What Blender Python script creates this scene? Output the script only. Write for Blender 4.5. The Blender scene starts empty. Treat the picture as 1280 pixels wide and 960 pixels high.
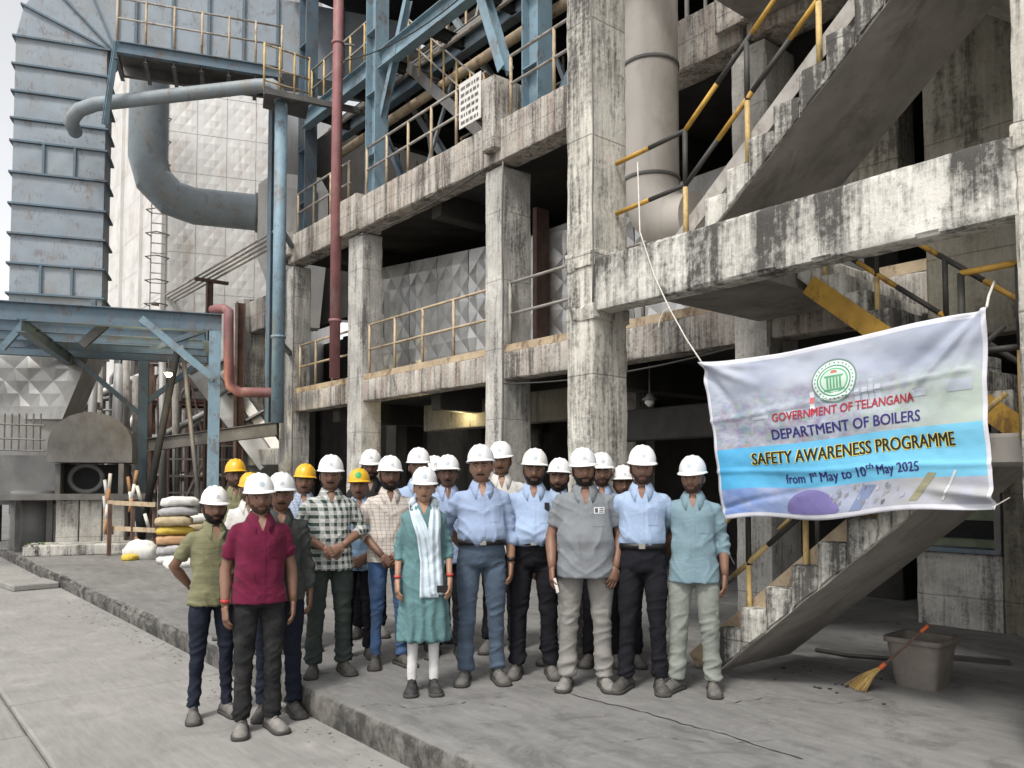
import bpy, bmesh, math, random
import numpy as np
from mathutils import Vector, Matrix
from mathutils.bvhtree import BVHTree

# ------------------------------------------------------------------ camera
S = bpy.context.scene
COL = S.collection
F_PX, PITCH, YAW, CAM_H = 1000.0, math.radians(2.5), math.atan(0.825), 1.74
CY = 600 - F_PX * math.tan(PITCH)
cam_d = bpy.data.cameras.new('camera')
cam_d.sensor_width = 36.0
cam_d.lens = 36.0 * F_PX / 1280.0
cam_d.shift_y = (CY - 480) / 1280.0
cam_d.clip_start, cam_d.clip_end = 0.1, 2000
cam = bpy.data.objects.new('camera', cam_d)
COL.objects.link(cam)
S.camera = cam
_c, _s = math.cos(YAW), math.sin(YAW)
_f0 = Vector((-_c, _s, 0)); RGT = Vector((_s, _c, 0))
FWD = _f0 * math.cos(PITCH) + Vector((0, 0, math.sin(PITCH)))
UPV = _f0 * -math.sin(PITCH) + Vector((0, 0, math.cos(PITCH)))
CAM = Vector((0, 0, CAM_H))
m = Matrix((RGT, UPV, -FWD)).transposed().to_4x4(); m.translation = CAM
cam.matrix_world = m
S.render.resolution_x, S.render.resolution_y = 1024, 768

# ------------------------------------------------------------------ sky and sun
SUN_EL, SUN_AZ = math.radians(56), Vector((0.38, -0.92, 0)).normalized()
w = bpy.data.worlds.new('World'); S.world = w; w.use_nodes = True
nt = w.node_tree
bg = nt.nodes['Background']
sky = nt.nodes.new('ShaderNodeTexSky'); sky.sky_type = 'NISHITA'; sky.sun_disc = False
sky.sun_elevation = SUN_EL
sky.sun_rotation = math.atan2(SUN_AZ.x, SUN_AZ.y)
sky.dust_density = 3.0; sky.air_density = 1.0; sky.altitude = 200
hs = nt.nodes.new('ShaderNodeHueSaturation'); hs.inputs['Saturation'].default_value = 0.10   # hazy, overcast sky
nt.links.new(sky.outputs[0], hs.inputs['Color']); nt.links.new(hs.outputs[0], bg.inputs[0])
bg.inputs[1].default_value = 0.14
sd = bpy.data.lights.new('sun', 'SUN'); sd.energy = 1.5; sd.angle = math.radians(10); sd.color = (1, 0.96, 0.9)
sun = bpy.data.objects.new('sun', sd); COL.objects.link(sun)
sdir = -(SUN_AZ * math.cos(SUN_EL) + Vector((0, 0, math.sin(SUN_EL))))
sun.rotation_euler = sdir.to_track_quat('-Z', 'Y').to_euler()
sun.location = (0, -20, 30)
S.view_settings.view_transform = 'Standard'; S.view_settings.look = 'None'
S.view_settings.exposure = 0.88; S.view_settings.gamma = 1.0
S.view_settings.use_curve_mapping = False

# ------------------------------------------------------------------ photo pixel -> world (directions only; a plane gives the distance)
def ray(px, py): return FWD + RGT * ((px - 640) / F_PX) + UPV * ((CY - py) / F_PX)
def gz(px, py, z=0.2):
    d = ray(px, py); return CAM + d * ((z - CAM_H) / d.z)
def gy(px, py, Y):
    d = ray(px, py); return CAM + d * (Y / d.y)
def gx(px, py, X):
    d = ray(px, py); return CAM + d * (X / d.x)
def dp(px, py, w):                       # depth along the optical axis
    d = ray(px, py); return CAM + d * (w / d.dot(FWD))

# ------------------------------------------------------------------ helpers
def _hash(ix, iy, iz):
    n = (ix * 374761393 + iy * 668265263 + iz * 2147483647 * 7) & 0xffffffff
    n = ((n ^ (n >> 13)) * 1274126177) & 0xffffffff
    return ((n ^ (n >> 16)) & 0xffff) / 65535.0
def vnoise(P):                           # value noise, P (n,3) -> -1..1
    P = np.asarray(P, float); I = np.floor(P).astype(np.int64); f = P - I; f = f * f * (3 - 2 * f)
    r = 0
    for a in (0, 1):
        for b in (0, 1):
            for c in (0, 1):
                h = _hash(I[:, 0] + a, I[:, 1] + b, I[:, 2] + c)
                wt = (f[:, 0] if a else 1 - f[:, 0]) * (f[:, 1] if b else 1 - f[:, 1]) * (f[:, 2] if c else 1 - f[:, 2])
                r = r + h * wt
    return r * 2 - 1

class MB:
    def __init__(s): s.v = []; s.f = []; s.m = []; s.uv = None
    def add(s, vs, fs, mi=0):
        o = len(s.v); s.v.extend([tuple(v) for v in vs])
        for f in fs: s.f.append(tuple(i + o for i in f)); s.m.append(mi)
        return s
    def box(s, lo, hi, mi=0):
        x0, y0, z0 = lo; x1, y1, z1 = hi
        vs = [(x0,y0,z0),(x1,y0,z0),(x1,y1,z0),(x0,y1,z0),(x0,y0,z1),(x1,y0,z1),(x1,y1,z1),(x0,y1,z1)]
        return s.add(vs, [(0,3,2,1),(4,5,6,7),(0,1,5,4),(1,2,6,5),(2,3,7,6),(3,0,4,7)], mi)
    def obox(s, c, ax, ay, az, mi=0):    # centre and three half-axis vectors
        c, ax, ay, az = Vector(c), Vector(ax), Vector(ay), Vector(az)
        vs = [c + ax*i + ay*j + az*k for k in (-1,1) for j in (-1,1) for i in (-1,1)]
        return s.add(vs, [(0,2,3,1),(4,5,7,6),(0,1,5,4),(1,3,7,5),(3,2,6,7),(2,0,4,6)], mi)
    def bar(s, a, b, w, h, up=(0,0,1), mi=0):
        a, b = Vector(a), Vector(b); d = (b - a); L = d.length; d.normalize()
        sx = d.cross(Vector(up)); 
        if sx.length < 1e-4: sx = d.cross(Vector((0,1,0)))
        sx.normalize(); uz = sx.cross(d)
        return s.obox((a+b)/2, d*L/2, sx*w/2, uz*h/2, mi)
    def ibeam(s, a, b, h, bw, t=0.015, up=(0,0,1), mi=0):
        a, b = Vector(a), Vector(b); d = (b-a).normalized(); sx = d.cross(Vector(up))
        if sx.length < 1e-4: sx = d.cross(Vector((0,1,0)))
        sx.normalize(); uz = sx.cross(d)
        s.bar(a + uz*(h/2-t/2), b + uz*(h/2-t/2), bw, t, up, mi)
        s.bar(a - uz*(h/2-t/2), b - uz*(h/2-t/2), bw, t, up, mi)
        return s.bar(a, b, t, h - 2*t, up, mi)
    def tube(s, pts, r, n=10, caps=True, mi=0, flat=None):
        pts = [Vector(p) for p in pts]; k = len(pts)
        rs = r if isinstance(r, (list, tuple)) else [r]*k
        rings = []; prev = None
        for i, p in enumerate(pts):
            t = (pts[min(i+1,k-1)] - pts[max(i-1,0)]).normalized()
            if prev is None:
                a = t.cross(Vector((0,0,1)))
                if a.length < 0.05: a = t.cross(Vector((0,1,0)))
            else: a = prev - t*prev.dot(t)
            a.normalize(); b = t.cross(a); prev = a
            q = rs[i]; qa, qb = q if isinstance(q, tuple) else (q, q)
            rings.append([p + a*(math.cos(2*math.pi*j/n)*qa) + b*(math.sin(2*math.pi*j/n)*qb) for j in range(n)])
        return s.loft(rings, caps, mi)
    def loft(s, rings, caps=True, mi=0, closed=True):
        n = len(rings[0]); vs = [v for r in rings for v in r]; fs = []
        for i in range(len(rings)-1):
            for j in range(n if closed else n-1):
                a = i*n+j; b = i*n+(j+1)%n
                fs.append((a, b, b+n, a+n))
        if caps: fs.append(tuple(reversed(range(n)))); fs.append(tuple(range((len(rings)-1)*n, len(rings)*n)))
        return s.add(vs, fs, mi)
    def rbox(s, lo, hi, cell=0.12, amp=0.006, chip=0.02, mi=0, sd=0):
        ax = []
        for i in range(3):
            L = hi[i]-lo[i]; e = min(0.025, L*0.2); k = max(1, int(round((L-2*e)/cell)))
            ax.append([lo[i]] + list(np.linspace(lo[i]+e, hi[i]-e, k+1)) + [hi[i]])
        N = [len(a)-1 for a in ax]; idx = {}; P = []; E = []
        def g(i, j, k):
            key = (i, j, k)
            if key not in idx:
                idx[key] = len(P); P.append((ax[0][i], ax[1][j], ax[2][k]))
                E.append([(-1 if q == 0 else 1 if q == n else 0) for q, n in zip(key, N)])
            return idx[key]
        fs = []
        for d in range(3):
            a, b = (d+1) % 3, (d+2) % 3
            for side in (0, N[d]):
                for i in range(N[a]):
                    for j in range(N[b]):
                        q = []
                        for (u, v) in ((i,j),(i+1,j),(i+1,j+1),(i,j+1)):
                            k = [0,0,0]; k[d] = side; k[a] = u; k[b] = v; q.append(g(*k))
                        fs.append(tuple(q) if side else tuple(reversed(q)))
        P = np.array(P); E = np.array(E)
        n1 = vnoise(P*4.3+sd*7.7); n2 = vnoise(P*13.1+sd*3.1); n3 = vnoise(P*9.0+31+sd)
        ne = np.abs(E).sum(1)
        pull = np.where(ne >= 2, 0.006 + chip*np.clip(n3*0.8+n2*0.5, 0, 1)**1.3, 0)
        P = P - E*pull[:, None] + E*(n1*amp*0.7+n2*amp*0.5)[:, None]
        return s.add([tuple(p) for p in P], fs, mi)
    def build(s, name, mats, parent=None, smooth=False, world=True):
        me = bpy.data.meshes.new(name); me.from_pydata([tuple(v) for v in s.v], [], s.f)
        mats = mats if isinstance(mats, (list, tuple)) else [mats]
        for mm in mats: me.materials.append(mm)
        if len(mats) > 1: me.polygons.foreach_set('material_index', s.m)
        if smooth: me.polygons.foreach_set('use_smooth', [True]*len(s.f))
        me.update()
        return put(name, me, parent, world)

def put(name, me, parent=None, world=True):
    o = bpy.data.objects.new(name, me); COL.objects.link(o)
    if parent is not None:
        o.parent = parent
        if world:                        # vertices are in world coordinates
            par = parent; off = Vector()
            while par is not None: off += Vector(par.location); par = par.parent
            o.location = -off
    return o
def tag(o, label, cat, group=None):
    o['label'] = label; o['category'] = cat
    if group: o['group'] = group
    return o
def thing(name, label, cat, loc=(0,0,0), group=None):
    o = bpy.data.objects.new(name, None); COL.objects.link(o); o.location = loc; o.empty_display_size = 0.1
    return tag(o, label, cat, group)
def struct(o): o['kind'] = 'structure'; return o
def stuff(o): o['kind'] = 'stuff'; return o
def shade_auto(o, ang=40):
    me = o.data; me.polygons.foreach_set('use_smooth', [True]*len(me.polygons))
    try: me.set_sharp_from_angle(angle=math.radians(ang))
    except Exception: pass
    return o

# ------------------------------------------------------------------ materials
class NT:
    def __init__(s, name):
        s.mat = bpy.data.materials.new(name); s.mat.use_nodes = True; s.t = s.mat.node_tree
        s.b = s.t.nodes['Principled BSDF']; s.b.inputs['Specular IOR Level'].default_value = 0.3
        s._pos = None
    def n(s, typ, **kw):
        x = s.t.nodes.new(typ)
        for k, v in kw.items():
            if k in x.inputs: x.inputs[k].default_value = v
            else: setattr(x, k, v)
        return x
    def l(s, a, b): s.t.links.new(a, b)
    def pos(s, coord='world'):
        if coord == 'world': return s.n('ShaderNodeNewGeometry').outputs['Position']
        return s.n('ShaderNodeTexCoord').outputs[coord]
    def map(s, v, scale=(1,1,1), rot=(0,0,0), loc=(0,0,0)):
        mp = s.n('ShaderNodeMapping'); mp.inputs['Scale'].default_value = scale; mp.inputs['Rotation'].default_value = rot; mp.inputs['Location'].default_value = loc
        s.l(v, mp.inputs[0]); return mp.outputs[0]
    def noise(s, v, scale, detail=4, rough=0.55, dist=0):
        x = s.n('ShaderNodeTexNoise'); x.inputs['Scale'].default_value = scale; x.inputs['Detail'].default_value = detail
        x.inputs['Roughness'].default_value = rough; x.inputs['Distortion'].default_value = dist
        s.l(v, x.inputs['Vector']); return x.outputs['Fac']
    def ramp(s, fac, a, b, c0=(0,0,0,1), c1=(1,1,1,1)):
        r = s.n('ShaderNodeValToRGB'); e = r.color_ramp.elements
        e[0].position = a; e[1].position = b; e[0].color = c0; e[1].color = c1
        s.l(fac, r.inputs[0]); return r.outputs[0]
    def mix(s, fac, a, b, mode='MIX'):
        x = s.n('ShaderNodeMix', data_type='RGBA', blend_type=mode)
        for i, v in ((0, fac), (6, a), (7, b)):
            if isinstance(v, (int, float)): x.inputs[i].default_value = v
            elif isinstance(v, tuple): x.inputs[i].default_value = v if len(v) == 4 else v + (1,)
            else: s.l(v, x.inputs[i])
        return x.outputs[2]
    def math(s, op, a, b=0.0):
        x = s.n('ShaderNodeMath', operation=op)
        for i, v in ((0, a), (1, b)):
            if isinstance(v, (int, float)): x.inputs[i].default_value = v
            else: s.l(v, x.inputs[i])
        return x.outputs[0]
    def bump(s, h, strength=0.3, dist=0.02):
        b = s.n('ShaderNodeBump'); b.inputs['Strength'].default_value = strength; b.inputs['Distance'].default_value = dist
        s.l(h, b.inputs['Height']); s.l(b.outputs[0], s.b.inputs['Normal'])
    def out(s, col, rough=0.8, metal=0.0):
        if isinstance(col, tuple): s.b.inputs['Base Color'].default_value = col if len(col) == 4 else col + (1,)
        else: s.l(col, s.b.inputs['Base Color'])
        if isinstance(rough, (int, float)): s.b.inputs['Roughness'].default_value = rough
        else: s.l(rough, s.b.inputs['Roughness'])
        s.b.inputs['Metallic'].default_value = metal
        return s.mat

def m_plain(name, col, rough=0.7, metal=0.0, var=0.2, scale=6.0, bump=0.15, coord='world', dirt=None, dirt_amt=0.5, rust=0.0):
    t = NT(name); p = t.pos(coord)
    n = t.noise(p, scale, 5, 0.6)
    lo = tuple(c*(1-var) for c in col); hi = tuple(min(1, c*(1+var)) for c in col)
    c = t.mix(t.ramp(n, 0.3, 0.7), lo, hi)
    if dirt:
        d = t.noise(t.map(p, (1, 1, 0.45)), scale*0.55+1.3, 6, 0.68, 0.6)
        c = t.mix(t.math('MULTIPLY', t.ramp(d, 0.5, 0.66), dirt_amt), c, dirt)
    if rust:
        rn = t.math('ADD', t.math('MULTIPLY', t.noise(p, 3.1, 6, .7, .5), .6), t.math('MULTIPLY', t.noise(t.map(p, (1, 1, .35)), 24, 5, .7), .4))
        c = t.mix(t.math('MULTIPLY', t.ramp(rn, .53, .60), rust), c, (.12,.065,.04))
    if bump: t.bump(t.noise(p, scale*6, 4), bump, 0.01)
    return t.out(c, rough, metal)

def m_stained(name, light, mid, dark, amt=0.5, rust=None, rust_amt=0.0, vs=5.0, bump=0.5, edge=None):
    """whitewashed concrete with run-off streaks"""
    t = NT(name); p = t.pos()
    blot = t.noise(p, 1.6, 6, 0.62, 0.4)
    fine = t.noise(p, 22, 6, 0.7)
    grain = t.noise(t.map(p, (30, 30, 2.2)), 1.0, 5, .7)
    c = t.mix(t.ramp(t.math('ADD', t.math('ADD', t.math('MULTIPLY', blot, 0.5), t.math('MULTIPLY', fine, 0.25)), t.math('MULTIPLY', grain, .25)), 0.42, 0.60), mid, light)
    st = t.noise(t.map(p, (vs, vs, 0.28)), 1.0, 7, 0.66, 0.35)
    st2 = t.noise(t.map(p, (vs*4.3, vs*4.3, 1.3), loc=(3, 7, 2)), 1.0, 5, 0.7, 0.2)
    s = t.math('ADD', t.math('MULTIPLY', st, 0.62), t.math('MULTIPLY', st2, 0.38))
    s = t.math('ADD', s, t.math('MULTIPLY', t.math('SUBTRACT', fine, 0.5), 0.35))
    s = t.math('ADD', s, t.math('MULTIPLY', t.math('SUBTRACT', t.noise(p, .9, 4, .6, .5), .5), .42))
    if edge:                             # run-off is heaviest just under the top edge it drips from
        sz = t.n('ShaderNodeSeparateXYZ'); t.l(p, sz.inputs[0]); e_ = t.ramp(sz.outputs[2], 0, 1)
        mr = t.n('ShaderNodeMapRange'); mr.inputs[1].default_value = edge[0]; mr.inputs[2].default_value = edge[1]; mr.inputs[3].default_value = -.045; mr.inputs[4].default_value = .035; t.l(sz.outputs[2], mr.inputs[0])
        s = t.math('ADD', s, mr.outputs[0])
    k = t.ramp(s, 0.60-0.18*amt, 0.68-0.10*amt)
    if rust:
        rr = t.noise(t.map(p, (vs*1.3, vs*1.3, 0.18), loc=(9, 1, 4)), 1.0, 5, 0.6, 0.2)
        c = t.mix(t.math('MULTIPLY', t.ramp(rr, 0.42, 0.62), rust_amt), c, rust)
    c = t.mix(t.math('MULTIPLY', k, 0.92), c, dark)
    zz_ = t.n('ShaderNodeSeparateXYZ'); t.l(p, zz_.inputs[0])                       # formwork lift lines
    fl_ = t.math('ABSOLUTE', t.math('SUBTRACT', t.math('FRACT', t.math('ADD', t.math('MULTIPLY', zz_.outputs[2], .93), t.math('MULTIPLY', blot, .03))), .5))
    c = t.mix(t.math('MULTIPLY', t.math('LESS_THAN', fl_, .006), .55), c, dark)
    pit = t.noise(p, 9, 8, 0.75)
    c = t.mix(t.math('MULTIPLY', t.ramp(pit, 0.58, 0.68), 0.65), c, dark)
    t.bump(t.math('ADD', t.math('ADD', pit, t.math('MULTIPLY', fine, 0.6)), t.math('MULTIPLY', grain, .8)), bump, 0.025)
    return t.out(c, 0.92)

MAT = {}
MAT['white_stain'] = m_stained('whitewashed_concrete', (.70,.68,.62), (.50,.48,.43), (.030,.028,.027), 1.22, vs=3.9, edge=(3.23, 3.70))
MAT['col_stair'] = m_stained('whitewashed_column', (.70,.67,.595), (.46,.435,.38), (.045,.041,.038), 0.90, vs=4.2)
MAT['beam_main'] = m_stained('rust_streaked_concrete', (.54,.51,.46), (.37,.345,.31), (.07,.062,.055), 0.74, rust=(.27,.20,.155), rust_amt=0.6, vs=5.5)
MAT['col_main'] = m_stained('grey_concrete', (.57,.55,.505), (.32,.305,.28), (.10,.094,.088), 0.48, vs=3.6)
MAT['step'] = m_stained('step_concrete', (.68,.66,.60), (.46,.44,.39), (.035,.032,.03), 1.08, vs=4.5)
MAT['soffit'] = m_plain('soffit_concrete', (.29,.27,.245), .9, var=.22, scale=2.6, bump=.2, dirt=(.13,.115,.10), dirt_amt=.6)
MAT['dark_conc'] = m_plain('shade_dark_concrete', (.04,.037,.033), .95, var=.3, scale=2.0, bump=.2, dirt=(.03,.028,.025), dirt_amt=.6)  # interior shade painted in as a near-black concrete colour; also cracks and debris
MAT['black'] = m_plain('near_black_steel', (.02,.02,.02), .8, var=.3)  # near-black base colour with slight random variation
MAT['blue'] = m_plain('blue_grey_paint', (.11,.16,.20), .6, var=.14, scale=2.5, bump=.06, dirt=(.16,.15,.14), dirt_amt=.6, rust=.6)
MAT['blue_lt'] = m_plain('pale_blue_paint', (.185,.275,.33), .55, var=.14, scale=2.5, bump=.06, dirt=(.17,.15,.13), dirt_amt=.55, rust=.6)
MAT['duct_blue'] = m_plain('duct_blue_paint', (.26,.30,.335), .6, var=.12, scale=1.6, bump=.08, dirt=(.27,.25,.23), dirt_amt=.6, rust=.42)
MAT['pipe_grey'] = m_plain('pipe_blue_grey', (.22,.255,.275), .55, var=.15, scale=1.4, bump=.06, dirt=(.23,.21,.18), dirt_amt=.7, rust=.4)
MAT['red'] = m_plain('red_oxide_paint', (.24,.105,.105), .6, var=.18, scale=2.5, bump=.08, dirt=(.27,.19,.17), dirt_amt=.6, rust=.4)
MAT['tan_rail'] = m_plain('tan_rail_paint', (.42,.33,.22), .65, var=.2, scale=5, bump=.1, dirt=(.22,.17,.13), dirt_amt=.5, rust=.7)
MAT['grey_rail'] = m_plain('grey_rail_paint', (.33,.31,.28), .65, var=.2, scale=5, bump=.1, dirt=(.17,.14,.12), dirt_amt=.5, rust=.6)
MAT['yellow'] = m_plain('yellow_paint', (.46,.27,.05), .6, var=.2, scale=5, bump=.1, dirt=(.17,.10,.04), dirt_amt=.6, rust=.6)
MAT['yellow_pale'] = m_plain('faded_yellow_paint', (.50,.36,.15), .6, var=.2, scale=5, bump=.1, dirt=(.24,.17,.10), dirt_amt=.6, rust=.6)
MAT['blackpaint'] = m_plain('black_paint', (.045,.042,.038), .6, var=.2, scale=5)
MAT['clad'] = m_plain('aluminium_cladding', (.50,.495,.48), .33, metal=.6, var=.10, scale=1.2, bump=.05, dirt=(.33,.29,.25), dirt_amt=.55)
MAT['clad_pale'] = m_plain('pale_cladding', (.60,.585,.56), .55, metal=.1, var=.10, scale=1.0, bump=.05, dirt=(.44,.37,.30), dirt_amt=.55)
MAT['clad_dk'] = m_plain('dull_cladding', (.33,.325,.315), .55, metal=.2, var=.15, scale=1.2, bump=.05, dirt=(.2,.18,.16), dirt_amt=.6)
MAT['beige_duct'] = m_plain('beige_duct_cladding', (.47,.43,.38), .5, metal=.25, var=.1, scale=1.5, bump=.05, dirt=(.28,.23,.18), dirt_amt=.5)
MAT['steel'] = m_plain('dull_steel', (.15,.145,.14), .6, metal=.3, var=.25, scale=3, dirt=(.10,.07,.05), dirt_amt=.5)
MAT['rusty'] = m_plain('rusty_steel', (.12,.075,.06), .8, var=.3, scale=4, dirt=(.05,.035,.03), dirt_amt=.5)
MAT['machine'] = m_plain('machine_grey', (.19,.19,.185), .6, var=.2, scale=2, dirt=(.20,.18,.16), dirt_amt=.5)
MAT['rope'] = m_plain('white_rope', (.55,.52,.47), .9, var=.15, scale=30)
def m_emit(name, col, st):
    t = NT(name); t.b.inputs['Emission Color'].default_value = col + (1,); t.b.inputs['Emission Strength'].default_value = st
    return t.out(col, .5)

# ================================================================== GROUND
def m_road():
    t = NT('concrete_road'); p = t.pos()
    big = t.noise(p, 0.5, 5, 0.6); mid = t.noise(p, 3.2, 6, 0.65); fine = t.noise(p, 45, 4, 0.7)
    brush = t.noise(t.map(p, (3.0, 26, 1), rot=(0, 0, math.radians(-38))), 1.0, 5, 0.65, 0.15)
    v = t.math('ADD', t.math('ADD', t.math('MULTIPLY', big, 0.35), t.math('MULTIPLY', mid, 0.3)), t.math('MULTIPLY', brush, 0.35))
    c = t.mix(t.ramp(v, 0.36, 0.66), (.185,.178,.168), (.30,.29,.272))
    dust = t.noise(t.map(p, (1, 2.2, 1)), 1.3, 6, 0.7, 0.5)
    c = t.mix(t.math('MULTIPLY', t.ramp(dust, 0.56, 0.72), 0.55), c, (.36,.345,.32))
    c = t.mix(t.math('MULTIPLY', t.ramp(t.noise(p, 1.9, 7, .72, .8), 0.56, 0.66), 0.35), c, (.15,.14,.13))
    t.bump(t.math('ADD', t.math('MULTIPLY', brush, .7), t.math('MULTIPLY', fine, .4)), 0.35, 0.012)
    return t.out(c, .9)
def m_pave():
    t = NT('concrete_pavement'); p = t.pos()
    big = t.noise(p, 0.7, 5, 0.6); mid = t.noise(t.map(p, (1.5, 5, 1), rot=(0,0,.3)), 2.0, 6, 0.65); fine = t.noise(p, 50, 4, 0.7)
    v = t.math('ADD', t.math('MULTIPLY', big, 0.5), t.math('MULTIPLY', mid, 0.5))
    c = t.mix(t.ramp(v, 0.36, 0.64), (.118,.115,.110), (.208,.204,.195))
    c = t.mix(t.math('MULTIPLY', t.ramp(t.noise(p, 2.6, 7, .72, .8), 0.52, 0.64), 0.6), c, (.085,.082,.078))
    c = t.mix(t.math('MULTIPLY', t.ramp(t.noise(p, 14, 6, .75), 0.54, 0.68), 0.4), c, (.25,.245,.235))
    c = t.mix(t.math('MULTIPLY', t.ramp(t.noise(p, 5.5, 7, .75, .4), 0.62, 0.68), 0.4), c, (.07,.068,.064))
    z = t.n('ShaderNodeSeparateXYZ'); t.l(p, z.inputs[0])
    side = t.ramp(z.outputs[2], 0.186, 0.197)
    kc = t.mix(t.ramp(t.noise(t.map(p, (5, 5, 4)), 1, 7, .75), .44, .62), (.045,.043,.04), (.17,.16,.145))
    c = t.mix(side, kc, c)
    t.bump(t.math('ADD', mid, t.math('MULTIPLY', fine, .5)), 0.3, 0.012)
    return t.out(c, .85)
MAT['road'] = m_road(); MAT['pave'] = m_pave()
MAT['dust'] = m_plain('dusty_ground', (.30,.285,.26), .95, var=.2, scale=.6, bump=.1)

gm = MB(); gm.add([(-600,-600,-.05),(600,-600,-.05),(600,600,-.05),(-600,600,-.05)], [(0,1,2,3)])
struct(gm.build('ground', MAT['dust']))
# road in cast slabs with open joints
rd = bpy.data.objects.new('road', None); COL.objects.link(rd); struct(rd)
ys = [(-9.0, -3.2), (-3.19, 0.98), (0.992, 2.80)]
xs = [-60, -40, -30, -22.4, -17.2, -12.1, -7.3, -2.6, 2.4, 8]
for (y0, y1) in ys:
    for i in range(len(xs)-1):
        j = 0.0 if y0 > 0.9 else 0.9
        b = MB(); b.rbox((xs[i]+.005+j, y0, -.12), (xs[i+1]-.005+j, y1, 0.0), 0.6, .0015, .004, sd=i)
        b.build('road_slab', MAT['road'], rd)
# raised pavement with a broken edge
def pavement():
    X = np.concatenate([np.linspace(-75, -24, 40), np.arange(-23.9, 4.0, 0.07), np.linspace(4.2, 40, 12)])
    prof = [(2.66, -0.06), (2.655, 0.0), (2.65, 0.055), (2.648, 0.11), (2.65, 0.155), (2.658, 0.182), (2.668, 0.194), (2.69, 0.2), (2.80, 0.2), (3.1, 0.2), (6.0, 0.2), (30, 0.2)]
    b = MB(); rings = []
    wear = np.clip((-X - 6.2) / 2.5, 0, 1) * np.clip((30 + X) / 8, 0, 1)
    for k, (y, z) in enumerate(prof):
        P = np.stack([X*3.1, np.full_like(X, y*2 + k*.9), np.full_like(X, z*9)], 1)
        n = vnoise(P*1.0); n2 = vnoise(P*3.7+11); e = vnoise(np.stack([X*1.1, X*0, X*0+3], 1))
        amp = np.zeros_like(X); dz = np.zeros_like(X)
        if 2 <= k <= 6:
            amp = 0.006 + wear*0.010
            if k in (3, 4, 5): amp = amp + wear*0.012
        Y = y + amp*(n*.7+n2*.6)
        if 4 <= k <= 7: Y = Y + wear*np.clip(e*1.6+n2*.5, 0, 1)*0.035*(1 if k < 7 else .9); dz = -wear*np.clip(e+n2*.5, 0, 1)*0.03*(k in (4, 5, 6))
        rings.append(list(zip(X, Y, z+dz + (0.0 if k < 8 else 0))))
    b.loft([[r[i] for r in rings] for i in range(len(X))], False, 0, False)
    o = b.build('pavement', MAT['pave']); struct(o); shade_auto(o, 35)
    return o
pv = pavement()
# long crack in the pavement
b = MB(); pts = [gz(*q, .2) for q in [(690,862),(742,876),(800,889),(852,905),(905,918),(960,936),(1012,952)]]
rng = random.Random(3)
L = []; R = []
for i in range(len(pts)-1):
    for k in range(6):
        p = pts[i].lerp(pts[i+1], k/6); q = Vector((rng.uniform(-.012,.012), rng.uniform(-.012,.012), .0035))
        wd = rng.uniform(.003, .008); L.append(p+q+Vector((0, wd, 0))); R.append(p+q-Vector((0, wd, 0)))
b.add(L+R, [(i, i+1, len(L)+i+1, len(L)+i) for i in range(len(L)-1)])
o = b.build('pavement_crack', MAT['dark_conc']); struct(o)
for pts_ in ([(420,890),(470,880),(520,886),(585,878),(640,884)], [(760,930),(820,922),(900,930),(980,925)], [(905,880),(960,872),(1040,880),(1100,874)]):
    zc0 = .2 if pts_[0][0] > 200 else 0.0; b = MB(); pts = [gz(*q, zc0) for q in pts_]; rng = random.Random(pts_[0][0]); L = []; R = []
    for i in range(len(pts)-1):
        for k in range(8):
            p = pts[i].lerp(pts[i+1], k/8); q = Vector((rng.uniform(-.015,.015), rng.uniform(-.015,.015), .004)); wd_ = rng.uniform(.0012, .0045); L.append(p+q+Vector((wd_, wd_, 0))); R.append(p+q-Vector((wd_, wd_, 0)))
    b.add(L+R, [(i, i+1, len(L)+i+1, len(L)+i) for i in range(len(L)-1)]); struct(b.build('pavement_crack' if zc0 else 'road_crack', MAT['dark_conc']))
# loose slab in the road against the kerb
b = MB(); a = gz(20,733,0); c2 = gz(75,735,0)
b.rbox((-.42,-.33,0.0),(.42,.33,.1), .12, .004, .02)
o = b.build('concrete_slab', MAT['road']); o.location = (-15.05, 2.27, 0.0); o.rotation_euler = (0, 0, .1)
tag(o, 'loose square concrete slab lying on the road against the broken kerb', 'slab')
# rubble along the kerb foot
b = MB(); rng = random.Random(5)
for i in range(260):
    X = rng.uniform(-13, -3.3); Y = 2.63 - abs(rng.gauss(0, .16)) - .01; r = rng.uniform(.003, .011) * (1.5 if rng.random() < .1 else 1)
    q = [Vector((rng.uniform(.6,1)*sx*r, rng.uniform(.6,1)*sy*r, (0 if k == 0 else rng.uniform(.5,1))*r)) for k in (0,1) for sx, sy in ((-1,-1),(1,-1),(1,1),(-1,1))]
    b.add([v+Vector((X,Y,.0)) for v in q], [(0,3,2,1),(4,5,6,7),(0,1,5,4),(1,2,6,5),(2,3,7,6),(3,0,4,7)])
stuff(tag(b.build('rubble', MAT['road']), 'scattered concrete crumbs at the foot of the kerb', 'rubble'))

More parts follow.
